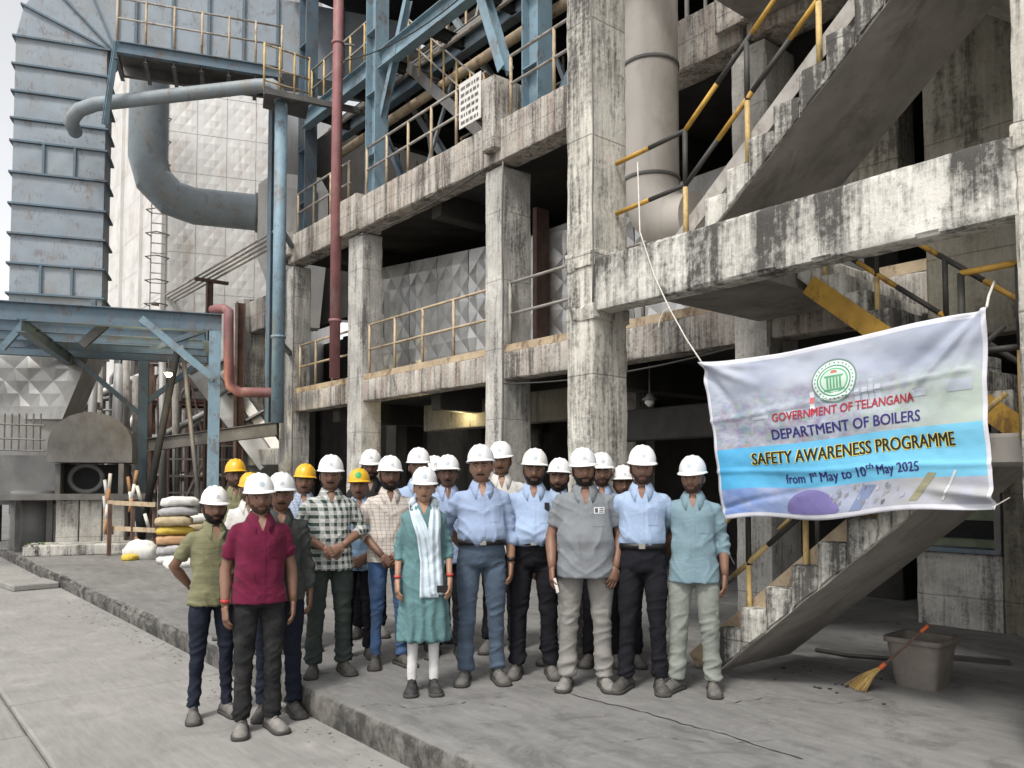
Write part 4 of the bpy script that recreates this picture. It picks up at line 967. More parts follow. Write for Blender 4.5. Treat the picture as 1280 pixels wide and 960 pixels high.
# hopper
hp = thing('grey_hopper', 'grey tapered hopper box where the fat round duct ends', 'hopper', dp(335, 400, 21))
h0 = pth[-1]; q = MB(); b0 = h0+E1*.0-E2*.7
def sq(c_, a, d_, z): c_ = Vector((c_.x, c_.y, 0)); return [c_-E1*a*0+UP*z-E2*d_, c_+E1*a*2+UP*z-E2*d_, c_+E1*a*2+UP*z+E2*d_, c_+UP*z+E2*d_]
q.loft([sq(h0+E1*.75, .45, .25, zc-3.1), sq(h0, .9, .7, zc-1.0), sq(h0, .9, .7, zc+.55), sq(h0+E1*.4, .6, .6, zc+.95)], True); q.build('body', MAT['clad_pale'], hp)
for t in (.35, 1.0, 1.5): q = MB(); q.bar(h0-E2*.72+E1*t+UP*.5, h0-E2*.72+E1*t-UP*1.0, .03, .04); q.build('stiffener', MAT['clad'], hp)

# pale clad tower behind
K = dp(206, 300, 24.5); K.z = 5.0; LR = along(K, E1, 352); LL = along(K, Vector((-1,0,0)), 128); HT = 15.0
tw = thing('clad_tower', 'tall pale precipitator tower clad in diamond embossed sheets behind the pipes', 'tower', K)
q = MB(); A_, B_ = K+Vector((-LL,0,0)), K+E1*LR
inn = Vector((-.6,.6,0))*.06; bk = Vector((-6,5,0)); q.loft([[v+inn+UP*z for v in (A_, A_+bk, B_+bk, B_, K)][::-1] for z in (0, HT)], True); q.build('core', MAT['clad_pale'], tw)
EM2 = [emboss('panel', 1, 1, 4, 4, .010, MAT['clad_pale'], s+10) for s in range(3)]
EM3 = [emboss('panel', 1, 1, 5, 5, .013, MAT['clad_pale'], s+20) for s in range(3)]
clad_wall(tw, A_, (1,0,0), LL, HT, 3, 12, EM2)
clad_wall(tw, K, E1, LR, HT, 4, 12, EM3)
for t in np.linspace(0, 1, 4):
    q = MB(); p = A_.lerp(K, t)+Vector((0,-.05,0)); q.bar(p, p+UP*HT, .1, .12, (0,1,0)); q.build('corner_trim', MAT['clad_pale'], tw)
for k in range(4):
    p = [A_+Vector((.3,.4,0)), K+Vector((-.3,.4,0)), B_+Vector((-.3,.5,0)), A_+bk][k]; q = MB(); q.ibeam(z_(p, 0.0), z_(p, 5.0), .3, .3, .02, (0,1,0)); q.build('leg', MAT['steel'], tw)
# caged ladder on the tower
ld = thing('caged_ladder', 'caged steel ladder climbing the pale tower beside the round duct', 'ladder', K)
lo_ = dp(198, 300, 23.9); lo_.z = 5.0
for sgn in (-.2, .2): q = MB(); q.bar(lo_+E1*sgn, lo_+E1*sgn+UP*8.5, .03, .06, tuple(E2)); q.build('stile', MAT['grey_rail'], ld)
for k in range(28): q = MB(); p = lo_+UP*(.2+k*.3); q.bar(p-E1*.2, p+E1*.2, .03, .03); q.build('rung', MAT['grey_rail'], ld)
for k in range(12):
    q = MB(); p = lo_+UP*(.5+k*.7); q.tube([p-E1*.2, p-E1*.32-E2*.3, p-E2*.55, p+E1*.32-E2*.3, p+E1*.2], .018, 6); q.build('hoop', MAT['steel'], ld)
# cable pipes running left from the first column
for k in range(4):
    z = gy(347, 292, 7.35).z - .10*k*.5; b = MB(); b.tube([(-17.2, 7.22+.09*k, z), (-36, 7.22+.09*k, z)], .028, 6)
    tag(b.build('cable_pipe', MAT['grey_rail'], None, True), ('outermost','second','third','innermost')[k]+' of four slim pipes running on T supports towards the tower', 'pipe', 'slim pipes on T supports')
for x in (-21.8, -25.8, -30):
    t = thing('pipe_support', 'rusty T support under the slim pipes ' + {-21.8: 'beside the red elbow pipe', -25.8: 'above the trestle beams', -30: 'farthest from the building'}[x], 'support', (x, 7.3, ZP))
    b = MB(); b.ibeam((x, 7.35, ZP), (x, 7.35, gy(347,292,7.35).z-.26), .16, .14); b.build('stem', MAT['rusty'], t)
    b = MB(); b.bar((x, 6.95, gy(347,292,7.35).z-.22), (x, 7.85, gy(347,292,7.35).z-.22), .1, .08); b.build('arm', MAT['rusty'], t)

# small red elbow pipe
q = MB(); ra = dp(286, 386, 17.2); rb = dp(286, 478, 17.2); rc = dp(300, 490, 17.2); rd_ = dp(346, 491, 16.95)
pts = [ra-E1*.35+UP*.0+E2*.3, ra-E1*.1+UP*.02+E2*.1, ra+UP*-.06, ra-UP*.25, rb+UP*.1, rb-UP*.08+E1*.03, rc-E1*.02, rc+E1*.1, rd_]
q.tube(pts, .105, 14); tag(q.build('red_pipe', MAT['red'], None, True), 'short red pipe bending from the trestle post to the blue riser', 'pipe')

# concrete column and structures beyond the first bay
ob = thing('concrete_gantry', 'weathered concrete column and beam standing beyond the first bay', 'gantry', (-20.2, 7.6, ZP))
b = MB(); b.rbox((-20.55, 7.6, 0.15), (-20.0, 8.2, 6.4), .2, .01, .04, sd=60); b.build('column', MAT['col_main'], ob)
b = MB(); b.rbox((-20.0, 7.75, 5.5), (-17.7, 8.1, 6.3), .2, .01, .04, sd=61); b.build('beam', MAT['beam_main'], ob)
b = MB(); b.rbox((-19.99, 7.75, 2.1), (-17.7, 8.05, 2.5), .2, .01, .04, sd=62); b.build('beam', MAT['col_main'], ob)
b = MB(); b.ibeam((-19.8, 7.45, .2), (-19.8, 7.45, 6.2), .2, .18, .02, (0,1,0)); b.build('post', MAT['rusty'], ob)
b = MB(); b.ibeam(dp(186,556,18.6), dp(346,536,17.6), .3, .15); tag(b.build('steel_girder', MAT['steel']), 'grey steel girder running low behind the trestle post', 'girder')
for k, (a0, a1) in enumerate((((236,446),(300,530)), ((262,440),(318,520)))):
    ca = thing('inclined_chute', ['wide dark inclined chute under the trestle', 'narrow pale inclined chute behind the trestle post'][k], 'chute', dp(*a1, 20.5))
    b = MB(); p, q2 = dp(*a0, 21.5-k*.3), dp(*a1, 20.5-k*.3); b.bar(p, q2+(q2-p)*.6, .6 if k == 0 else .25, .5 if k == 0 else .2, tuple(E2)); b.build('trough', MAT['clad_dk'] if k == 0 else MAT['clad_pale'], ca)
    for t in (.2, .6, 1.0): b = MB(); e = p.lerp(q2, t); b.obox(e, (q2-p).normalized()*.03, E2*.34, (q2-p).normalized().cross(E2)*.30); b.build('band', MAT['steel'], ca)
lt = thing('lattice_fence', 'steel lattice fence panel standing behind the yellow helmeted men', 'fence', dp(255, 600, 21.5))
la = dp(212, 556, 21.5); lw_ = along(la, E1, 345)
for k in range(19): b = MB(); p = la+E1*(lw_*k/18); b.bar(z_(p, .2), z_(p, 2.7), .03, .03); b.build('bar', MAT['steel'], lt)
for z in (.5, .95, 1.4, 1.85, 2.3, 2.68): b = MB(); b.bar(z_(la, z), z_(la+E1*lw_, z), .04, .05); b.build('rail', MAT['grey_rail'], lt)
for k in range(3): b = MB(); p = la+E1*(lw_*k/3)-E2*.06; b.bar(z_(p, .3), z_(p+E1*lw_/3, 2.4), .05, .05); b.build('brace', MAT['grey_rail'], lt)
# clutter of pale pipes behind the trestle
rng = random.Random(12)
CL = [((112,610),(118,440),.12,'clad_dk'),((128,612),(124,440),.09,'grey_rail'),((140,610),(150,455),.15,'clad_dk'),((160,610),(158,445),.09,'grey_rail'),((172,612),(170,470),.10,'grey_rail'),((205,610),(203,450),.10,'clad_dk'),((222,600),(219,445),.10,'grey_rail'),((105,500),(176,470),.10,'clad_pale'),((112,540),(180,545),.10,'clad'),((128,600),(176,505),.08,'clad_pale'),((196,548),(290,500),.1,'clad_dk')]
PLB = ['upright pale pipe nearest the clad hopper in the tangle', 'slim upright grey pipe beside the hopper', 'thick slanting pale pipe in the tangle behind the trestle', 'slim grey upright pipe behind the dark trestle post', 'pale upright pipe just beside the dark trestle post', 'upright pale pipe behind the floodlight', 'slim grey pipe between floodlight and leaning pole', 'rising pale pipe crossing the upper tangle', 'level grey pipe crossing the tangle behind the fan', 'steep diagonal pale pipe in the tangle', 'dull inclined pipe behind the trestle post']
for i, (a0, a1, r_, mt) in enumerate(CL):
    w_ = 23+rng.uniform(-1.5, 2); a, c_ = dp(*a0, w_), dp(*a1, w_)
    if abs(a0[0]-a1[0]) < 15: a.z = 0.15
    b = MB(); b.tube([a, a.lerp(c_, .5), c_], r_, 12)
    tag(b.build('plant_pipe', MAT[mt], None, True), PLB[i], 'pipe', 'tangle of plant pipes behind the trestle')
fs_ = thing('distant_shed', 'far pale plant building closing the view behind the machines', 'building', dp(150, 600, 34))
fa = dp(16, 600, 36); fa.z = 0; fl_ = along(fa, E1, 345)
b = MB(); b.obox(fa+E1*fl_/2+E2*1.5+UP*4, E1*fl_/2, E2*1.4, UP*4); b.build('wall', MAT['clad_dk'], fs_)
for k in range(12): b = MB(); p = fa+E1*(fl_*k/11); b.bar(p, p+UP*8, .2, .25, tuple(E2)); b.build('rib', MAT['clad'] if k % 2 else MAT['steel'], fs_)
for z in (2.2, 4.4): b = MB(); b.bar(fa+UP*z-E2*.05, fa+E1*fl_+UP*z-E2*.05, .3, .25); b.build('beam', MAT['steel'], fs_)

# dense pipe racks behind and under the trestle
def rack(label, px0, px1, y_top, w_, nb, levels, seed, mats):
    rng = random.Random(seed); a = dp(px0, 600, w_); a.z = 0.1; L = along(a, E1, px1); zt = dp(px0, y_top, w_).z; t = thing('pipe_rack', label, 'pipe rack', a)
    for k in range(nb+1):
        for d_ in (0, .9):
            p = a+E1*(L*k/nb)+E2*d_; q = MB(); q.ibeam(p, z_(p, zt), .14, .12, .012, tuple(E2)); q.build('post', MAT[mats[0]], t)
    for j in range(levels):
        z = .6+(zt-.7)*(j+1)/levels
        for d_ in (0, .9): q = MB(); q.ibeam(z_(a+E2*d_, z), z_(a+E2*d_+E1*L, z), .13, .1, .012); q.build('beam', MAT[mats[0]], t)
        for k in range(3): q = MB(); dd_ = rng.uniform(.05, .85); r_ = rng.uniform(.03, .09); q.tube([z_(a+E2*dd_-E1*.2, z+.07+r_), z_(a+E2*dd_+E1*(L+.2), z+.07+r_)], r_, 10); q.build('pipe', MAT[rng.choice(mats[1:])], t, True)
    for k in range(nb):
        if k % 2 == 0: q = MB(); p0 = a+E1*(L*k/nb)-E2*.05; p1 = a+E1*(L*(k+1)/nb)-E2*.05; q.bar(z_(p0, .5), z_(p1, zt*.55), .05, .05); q.build('brace', MAT[mats[0]], t); q = MB(); q.bar(z_(p1, zt*.5), z_(p0, zt-.2), .05, .05); q.build('brace', MAT[mats[0]], t)
    for k in range(nb*2):
        p = a+E1*(L*rng.random())+E2*rng.uniform(.1, .8); r_ = rng.uniform(.03, .08); q = MB(); z0, z1 = rng.uniform(.1, zt*.4), rng.uniform(zt*.6, zt); q.tube([z_(p, z0), z_(p, z1-.2), z_(p, z1)+E1*.1, z_(p, z1)+E1*.5], r_, 8); q.build('pipe', MAT[rng.choice(mats[1:])], t, True)
rack('crowded grey pipe rack between the clad hopper and the trestle post', 100, 182, 430, 24.5, 4, 4, 1, ('steel','clad_dk','grey_rail','clad_dk','pipe_grey'))
rack('crowded rusty pipe rack behind the blue trestle post', 186, 300, 450, 24.0, 5, 4, 2, ('rusty','grey_rail','clad_dk','clad_dk','red'))
rack('low steel rack of pipes behind the fan housing', 20, 110, 505, 22.5, 4, 3, 3, ('steel','grey_rail','clad_dk','clad'))
MAT['clad_hop'] = m_plain('hopper_sheet', (.36,.355,.345), .34, metal=.6, var=.12, scale=1.2, bump=.05, dirt=(.25,.23,.21), dirt_amt=.6)
# hopper with diamond sheets, left edge
hl = thing('clad_hopper', 'large hopper clad in diamond embossed sheets beneath the trestle', 'hopper', dp(60, 520, 19.5))
t0, t1 = dp(-70, 428, 19.5), dp(118, 430, 19.5); b0, b1 = dp(-10, 524, 19.2), dp(78, 524, 19.2)
q = MB(); bk2 = E2*2.0; q.loft([[b0, b1, b1+bk2, b0+bk2], [t0, t1, t1+bk2, t0+bk2]], True); q.build('core', MAT['clad_dk'], hl)
nx, nz = 9, 6; q = MB(); vs = []; rng = random.Random(21)
for j in range(nz+1):
    for i in range(nx+1):
        p = b0.lerp(b1, i/nx).lerp(t0.lerp(t1, i/nx), j/nz); d_ = .03+(.05*rng.uniform(.3,1.1) if (i+j) % 2 and 0 < i < nx and 0 < j < nz else 0); vs.append(p-E2*d_)
for half in range(3):
    q = MB(); q.v = [tuple(vs[j*(nx+1)+i]) for j in range(nz+1) for i in range(half*3, half*3+4)]
    for j in range(nz):
        for i in range(half*3, half*3+3):
            a = j*4+i-half*3; qd = (a, a+1, a+5, a+4)
            for f in (((qd[0],qd[1],qd[3]),(qd[1],qd[2],qd[3])) if (i+j) % 2 else ((qd[0],qd[1],qd[2]),(qd[0],qd[2],qd[3]))): q.f.append(f); q.m.append(0)
    q.build('panel', MAT['clad_hop'], hl)
q = MB(); q.obox(dp(32, 545, 19.0)+E2*1, E1*.9, E2*.8, UP*.5); q.build('outlet', MAT['clad_dk'], hl)
for px_ in (-4, 70): q = MB(); p = dp(px_, 560, 20.2); q.ibeam(z_(p, 0), z_(p, 4.0), .25, .25, .02, tuple(E2)); q.build('leg', MAT['steel'], hl)
# fan machine on its plinth
fm = thing('fan_machine', 'dark grey fan housing with rounded top on a concrete plinth', 'machine', dp(110, 690, 17.1))
fc = dp(113, 575, 17.3); fw_ = .78
def arch(c_, w_, z0, z1, zt, off): 
    out = [c_-E1*w_+UP*(z0-c_.z)+E2*off]
    for i in range(13): a = math.pi*(1-i/12); out.append(c_+E1*(w_*math.cos(a))+UP*(z1-c_.z+(zt-z1)*math.sin(a))+E2*off)
    out.append(c_+E1*w_+UP*(z0-c_.z)+E2*off); return out
z0m, ztm = dp(113, 578, 17.3).z, dp(113, 517, 17.3).z
q = MB(); q.loft([arch(fc, fw_, z0m, z0m+.35, ztm, 0), arch(fc, fw_, z0m, z0m+.35, ztm, 1.4)], True); shade_auto(q.build('housing', MAT['machine'], fm), 30)
q = MB(); q.loft([arch(fc, fw_+.04, z0m, z0m+.37, ztm+.04, -.04), arch(fc, fw_+.04, z0m, z0m+.37, ztm+.04, .04)], True); shade_auto(q.build('flange', MAT['steel'], fm), 30)
zb_ = dp(113, 618, 17.3).z
q = MB(); c_ = dp(105, 598, 17.6)+E2*.3
ringpts = [c_+E1*(.33*math.cos(a))+UP*(.30*math.sin(a)) for a in np.linspace(0, 2*math.pi, 25)]; q.tube(ringpts, .06, 8); q.build('wheel_rim', MAT['machine'], fm, True)
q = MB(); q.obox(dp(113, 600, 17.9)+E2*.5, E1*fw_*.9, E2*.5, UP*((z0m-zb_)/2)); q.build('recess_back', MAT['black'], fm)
for px_ in (72, 151): q = MB(); p = dp(px_, 600, 17.3); q.obox(p+E2*.5, E1*.05, E2*.5, UP*((z0m-zb_)/2+.01)); q.build('side_frame', MAT['steel'], fm)
q = MB(); q.obox(z_(fc+E2*.5, zb_-.05)-E1*.4, E1*1.6, E2*.75, UP*.06); q.build('bed', MAT['steel'], fm)
zpl = zb_-.11
for k in range(3):
    q = MB(); p = fc+E1*(-.42+.45*k)+E2*.3; q.rbox((-.215,-.3,0),(.215,.3,zpl-.2), .15, .006, .02, sd=80+k); o = q.build('plinth_block', MAT['col_main'], fm, False, False); o.location = Vector((p.x, p.y, .2))-Vector(fm.location); o.rotation_euler = (0,0,math.atan2(E1.y, E1.x))
q = MB(); p = fc+E1*.0+E2*.1; q.rbox((-1.05,-.45,0),(.95,.45,.22), .2, .008, .03, sd=85); o = q.build('plinth_base', MAT['col_main'], fm, False, False); o.location = Vector((p.x, p.y, .2))-E2*.55-Vector(fm.location); o.rotation_euler = (0,0,math.atan2(E1.y, E1.x))
q = MB(); p = dp(40, 640, 17.8); q.tube([z_(p, .1), z_(p, 1.5)], .42, 20); q.build('motor_drum', MAT['machine'], fm, True)
for px_ in (62, 22): q = MB(); p = dp(px_, 640, 17.2); q.bar(z_(p, .1), z_(p, zb_), .1, .1); q.build('leg', MAT['steel'], fm)
q = MB(); q.obox(dp(40, 600, 17.8)+E2*.6, E1*.65, E2*.5, UP*.55); q.build('side_box', MAT['machine'], fm)
for k in range(7): q = MB(); p = dp(-4+9*k, 560, 17.4); q.tube([p-UP*.05, p+UP*.75], .018, 6); q.build('guard_post', MAT['steel'], fm)
for yy in (548, 530, 562): q = MB(); q.tube([dp(-6, yy, 17.4), dp(56, yy+2, 17.4)], .02, 6); q.build('guard_rail', MAT['steel'], fm)
# timber and striped stakes rack
tr = thing('stake_rack', 'rough wooden rack holding orange striped stakes near the sacks', 'rack', dp(165, 690, 16.6))
for (a0, a1) in (((131,668),(138,592)), ((140,668),(131,600)), ((162,640),(171,588)), ((172,690),(160,596)), ((186,660),(166,590)), ((136,690),(130,620))):
    a, c_ = dp(*a0, 16.6), dp(*a1, 16.8); b = MB(); band_tube(b, a, c_, .035, 8, 0, .3); b.build('stake', [m_plain('orange_paint', (.36,.20,.10), .7), MAT['board']] if a0[0] != 186 else [MAT['board'], MAT['blackpaint']], tr, True)
for yy in (628, 660): b = MB(); b.bar(dp(135, yy, 16.4), dp(195, yy+3, 16.2), .06, .09); b.build('shelf_bar', MAT['tan_rail'], tr)
for px_ in (137, 166, 193): b = MB(); p = dp(px_, 650, 16.3); b.bar(z_(p, .2), z_(p, 1.25), .07, .07); b.build('post', MAT['rusty'], tr)
# sacks
def sack_mesh(seed):
    bm = bmesh.new(); bmesh.ops.create_uvsphere(bm, u_segments=24, v_segments=14, radius=1)
    P = np.array([v.co for v in bm.verts]); e = .62
    P = np.sign(P)*np.abs(P)**e; P[:, 2] *= .95; P *= np.array([.33, .21, .095]); n = vnoise(P*11+seed*5)+.5*vnoise(P*29+seed*3); P *= (1+n*.11)[:, None]
    P[:, 2] += -.02*(P[:, 0]/.33)**2 + .008*vnoise(P*23+seed)
    for v, p in zip(bm.verts, P): v.co = p
    me = bpy.data.meshes.new('sack'); bm.to_mesh(me); bm.free(); me.polygons.foreach_set('use_smooth', [True]*len(me.polygons)); return me
SM = [sack_mesh(i) for i in range(5)]
sc_ = {'white': (.58,.57,.54), 'grey': (.36,.35,.35), 'yellow': (.50,.36,.06), 'tan': (.40,.32,.20), 'orange': (.45,.27,.15)}
sm_ = {k: m_plain('sack_'+k, v, .8, var=.15, scale=12, bump=.2, coord='Object') for k, v in sc_.items()}
base = dp(219, 704, 14.8); base.z = .2
def sack(label, p, cname, rz, sd_, tilt=0, group=None):
    me = SM[sd_ % 5].copy(); me.materials.append(sm_[cname]); o = bpy.data.objects.new('sack', me); COL.objects.link(o); o.location = p; o.rotation_euler = (tilt, 0, rz); return tag(o, label, 'sack', group)
ang0 = math.atan2(E1.y, E1.x); rng = random.Random(30)
for i, (cn, lb) in enumerate((('white','bottom white sack of the tall sack stack'),('grey','grey sack second from the floor in the tall stack'),('orange','orange tan sack low in the tall stack'),('yellow','bright yellow sack in the middle of the tall stack'),('tan','tan sack above the bright yellow one in the tall stack'),('grey','pale grey sack near the top of the tall stack'),('white','plump white sack topping the tall stack'))):
    sack(lb, base+UP*(.085+.176*i)+E1*rng.uniform(-.07,.07)+E2*rng.uniform(-.04,.04), cn, ang0+rng.uniform(-.22,.22), i)
base2 = dp(248, 690, 15.6); base2.z = .2
for i, cn in enumerate(('white','grey','white','tan','white')):
    sack(('bottom','second','middle','fourth','topmost')[i]+' sack of the shorter stack behind the olive shirted man', base2+UP*(.085+.176*i)+E1*(.1+rng.uniform(-.04,.04)), cn, ang0+rng.uniform(-.2,.2), i+2, 0, 'shorter sack stack')
p = dp(222, 706, 14.2); p.z = .27; sack('slumped white sack on the pavement at the foot of the tall stack', p+E1*.1, 'white', ang0+.5, 1, .25)
p = dp(176, 690, 15.6); p.z = .36; o = sack('bulging patterned white bag lying beside the stake rack', p, 'white', ang0-.4, 3, .4); o.scale = (1.0, 1.0, 2.1)
p = dp(165, 694, 15.4); p.z = .26; o = sack('small yellow bag squashed under the bulging white bag', p, 'yellow', ang0+.9, 4, .1); o.scale = (.6,.6,.7)
# weed by the plinth
pl = thing('weed', 'small green leafy weed growing beside the machine plinth', 'plant', dp(50, 678, 16.4))
MAT['leaf'] = m_plain('leaf_green', (.07,.13,.035), .6, var=.35, scale=30)
pb = dp(50, 682, 16.4); pb.z = .2; b = MB(); rng = random.Random(9)
for i in range(90):
    a = rng.uniform(0, 6.28); rr_ = rng.uniform(.05, .32); h = rng.uniform(.02, .30)*(1-rr_); c_ = pb+Vector((rr_*math.cos(a), rr_*math.sin(a), h+.03)); t_ = Vector((math.cos(a), math.sin(a), rng.uniform(-.5,.3))).normalized()*.075; s_ = t_.cross(UP).normalized()*.035
    b.add([c_-t_, c_+s_, c_+t_, c_-s_], [(0,1,2,3)])
b.build('foliage', MAT['leaf'], pl)
b = MB()
for i in range(7): a = i*.9; b.tube([pb, pb+Vector((.2*math.cos(a), .2*math.sin(a), .22))], .006, 5)
b.build('stem', MAT['leaf'], pl)
lamp('lit floodlight under the blue trestle', dp(211, 466, 16.3), 60, hang=.3)

# ================================================================== PEOPLE
def m_skin(name, col):
    t = NT(name); p = t.pos('Object'); n = t.noise(p, 9, 4)
    c = t.mix(t.ramp(n, .3, .7), tuple(x*.86 for x in col), tuple(min(1, x*1.12) for x in col))
    t.bump(t.noise(p, 120, 3), .06, .003); t.b.inputs['Specular IOR Level'].default_value = .35
    return t.out(c, .5)
def m_cloth(name, col, var=.12, pattern=None, col2=None, dust=None, dust_amt=.0, freq=60, rough=.9):
    t = NT(name); p = t.pos('Object'); n = t.noise(p, 7, 4, .6)
    c = t.mix(t.ramp(n, .3, .7), tuple(x*(1-var) for x in col), tuple(min(1, x*(1+var)) for x in col))
    if pattern:
        s = t.n('ShaderNodeSeparateXYZ'); t.l(p, s.inputs[0]); X = t.math('ADD', s.outputs[0], t.math('MULTIPLY', s.outputs[1], .8)); Z = s.outputs[2]
        def sw(v, f, ph=0.0): return t.math('SINE', t.math('ADD', t.math('MULTIPLY', v, f), ph))
        if pattern == 'plaid':
            a = t.math('GREATER_THAN', sw(X, freq), .05); b_ = t.math('GREATER_THAN', sw(Z, freq), .05)
            c = t.mix(t.math('MULTIPLY', t.math('ADD', a, b_), .5), c, col2)
            c = t.mix(t.math('MULTIPLY', t.math('GREATER_THAN', sw(X, freq, 1.57), .95), .7), c, (.45,.45,.42)); c = t.mix(t.math('MULTIPLY', t.math('GREATER_THAN', sw(Z, freq, 1.57), .95), .7), c, (.45,.45,.42))
        if pattern == 'check':
            a = t.math('GREATER_THAN', sw(X, freq), .86); b_ = t.math('GREATER_THAN', sw(Z, freq), .86); c = t.mix(t.math('MULTIPLY', t.math('MAXIMUM', a, b_), .8), c, col2)
        if pattern == 'stripe':
            c = t.mix(t.math('MULTIPLY', t.math('GREATER_THAN', sw(Z, freq), .7), .35), c, col2)
        if pattern == 'fleck':
            vo = t.n('ShaderNodeTexVoronoi'); vo.inputs['Scale'].default_value = freq; t.l(p, vo.inputs['Vector']); c = t.mix(t.math('MULTIPLY', t.math('LESS_THAN', vo.outputs['Distance'], .3), .5), c, col2)
    if dust:
        c = t.mix(t.math('MULTIPLY', t.ramp(t.noise(p, 5, 5, .65), .48, .68), dust_amt), c, dust)
    f = t.noise(p, 260, 2); cr = t.ramp(t.math('ABSOLUTE', t.math('SUBTRACT', t.noise(t.map(p, (1.2, 1.2, .8), rot=(.3,.5,.2)), 5.0, 2, .5, 1.0), .5)), 0.0, .11)
    cr2 = t.ramp(t.math('ABSOLUTE', t.math('SUBTRACT', t.noise(t.map(p, (.9, .9, 1.6), loc=(4,2,7)), 6.5, 2, .5, .8), .5)), 0.0, .10)
    t.bump(t.math('ADD', t.math('MULTIPLY', f, .12), t.math('ADD', cr, t.math('MULTIPLY', cr2, .7))), .15, .010); t.b.inputs['Specular IOR Level'].default_value = .12
    t.b.inputs['Sheen Weight'].default_value = .06 if max(col) > .1 else .0
    return t.out(c, rough)
SKIN = [m_skin('skin_%s' % n, c) for n, c in (('warm', (.33,.19,.125)), ('brown', (.245,.135,.088)), ('deep', (.19,.102,.068)), ('dark', (.145,.078,.053)))]
HAIR = m_plain('black_hair', (.012,.010,.009), .55, var=.3, scale=60, bump=.4, coord='Object')
def m_stubble():
    t = NT('beard_stubble'); p = t.pos('Object'); c = t.mix(t.ramp(t.noise(p, 140, 3), .4, .6), (.025,.018,.014), (.085,.048,.034)); return t.out(c, .7)
STUB = m_stubble()
LIP = m_plain('lip', (.13,.055,.045), .5, var=.1, coord='Object', bump=0)
EYEW, EYED = flat('eye_white', (.42,.38,.34), .25), flat('iris_dark', (.012,.008,.006), .15)
def m_hat(name, col):
    t = NT(name); p = t.pos('Object'); d = t.ramp(t.noise(p, 16, 6, .7), .52, .72)
    c = t.mix(t.math('MULTIPLY', d, .38), col, tuple(x*.55 for x in col)); t.b.inputs['Coat Weight'].default_value = .12; t.b.inputs['Specular IOR Level'].default_value = .45
    return t.out(c, .38)
HAT = {'white': m_hat('hat_white', (.74,.74,.73)), 'white1': m_hat('hat_ivory', (.70,.69,.65)), 'white2': m_hat('hat_dull_white', (.64,.65,.65)), 'yellow': m_hat('hat_yellow', (.66,.36,.015))}
BADGE = {'white': flat('badge_grey', (.40,.45,.50), .5), 'green': flat('badge_green', (.05,.30,.08), .5)}
SHOE = {k: m_plain('shoe_'+k, c, .75, var=.25, scale=20, bump=.3, coord='Object', dirt=d, dirt_amt=.6) for k, c, d in (('dust', (.105,.098,.09), (.23,.215,.195)), ('dark', (.06,.055,.05), (.15,.14,.125)), ('black', (.03,.03,.03), (.09,.085,.08)), ('pale', (.17,.16,.145), (.31,.295,.27)))}
SOLE = m_plain('shoe_sole', (.05,.047,.043), .8, var=.3, coord='Object')
BELT = m_plain('black_belt', (.015,.014,.014), .4, var=.1, coord='Object'); METAL = m_plain('buckle', (.4,.38,.34), .3, metal=.9, coord='Object')
TABZ = np.array([.70,.78,.86,.94,1.02,1.10,1.20,1.28,1.34,1.380,1.412,1.435])
TABA = np.array([.172,.174,.175,.167,.154,.154,.164,.172,.166,.128,.086,.045])
TABB = np.array([.114,.116,.119,.113,.105,.107,.114,.115,.104,.088,.070,.042])
def ab(z, w_, belly):
    g = math.exp(-((z-1.07)/.13)**2)*belly
    return float(np.interp(z, TABZ, TABA))*w_ + g*.25, float(np.interp(z, TABZ, TABB))*(w_*.6+.4) + g*.5, -g*.5
def sring(z, a, b, yo=0.0, n=36, e=2.35, xo=0.0):
    out = []
    for i in range(n):
        t = 2*math.pi*i/n; c_, s_ = math.cos(t), math.sin(t)
        out.append((xo + a*math.copysign(abs(c_)**(2/e), c_), yo + b*math.copysign(abs(s_)**(2/e), s_), z))
    return out
def remesh(mb, vox, smooth=5):
    me = bpy.data.meshes.new('tmp'); me.from_pydata([tuple(v) for v in mb.v], [], mb.f); o = bpy.data.objects.new('tmp', me); TMPC.objects.link(o)
    r = o.modifiers.new('r', 'REMESH'); r.mode = 'VOXEL'; r.voxel_size = vox
    s_ = o.modifiers.new('s', 'SMOOTH'); s_.iterations = smooth; s_.factor = .5
    vl = TMPS.view_layers[0]; vl.update(); dg = vl.depsgraph
    out = bpy.data.meshes.new_from_object(o.evaluated_get(dg)); bpy.data.objects.remove(o); bpy.data.meshes.remove(me)
    return out
TMPS = bpy.data.scenes.new('tmp'); TMPC = TMPS.collection
def arr(me):
    P = np.empty(len(me.vertices)*3); me.vertices.foreach_get('co', P); N = np.empty(len(me.vertices)*3); me.vertices.foreach_get('normal', N)
    return P.reshape(-1, 3), N.reshape(-1, 3)
def setp(me, P): me.vertices.foreach_set('co', P.ravel()); me.update()
def finish(me, name, mat_, parent, smooth=True):
    me.name = name; me.materials.clear(); me.materials.append(mat_); me.polygons.foreach_set('use_smooth', [smooth]*len(me.polygons)); me.update()
    return put(name, me, parent, False)
def bvh_of(me): return BVHTree.FromPolygons([v.co.copy() for v in me.vertices], [tuple(p.vertices) for p in me.polygons])
def front(bv, x, z, off=.003, back=False):
    h = bv.ray_cast(Vector((x, 1.0 if back else -1.0, z)), Vector((0, -1 if back else 1, 0)))
    return (h[0] + Vector((0, off if back else -off, 0))) if h[0] is not None else None
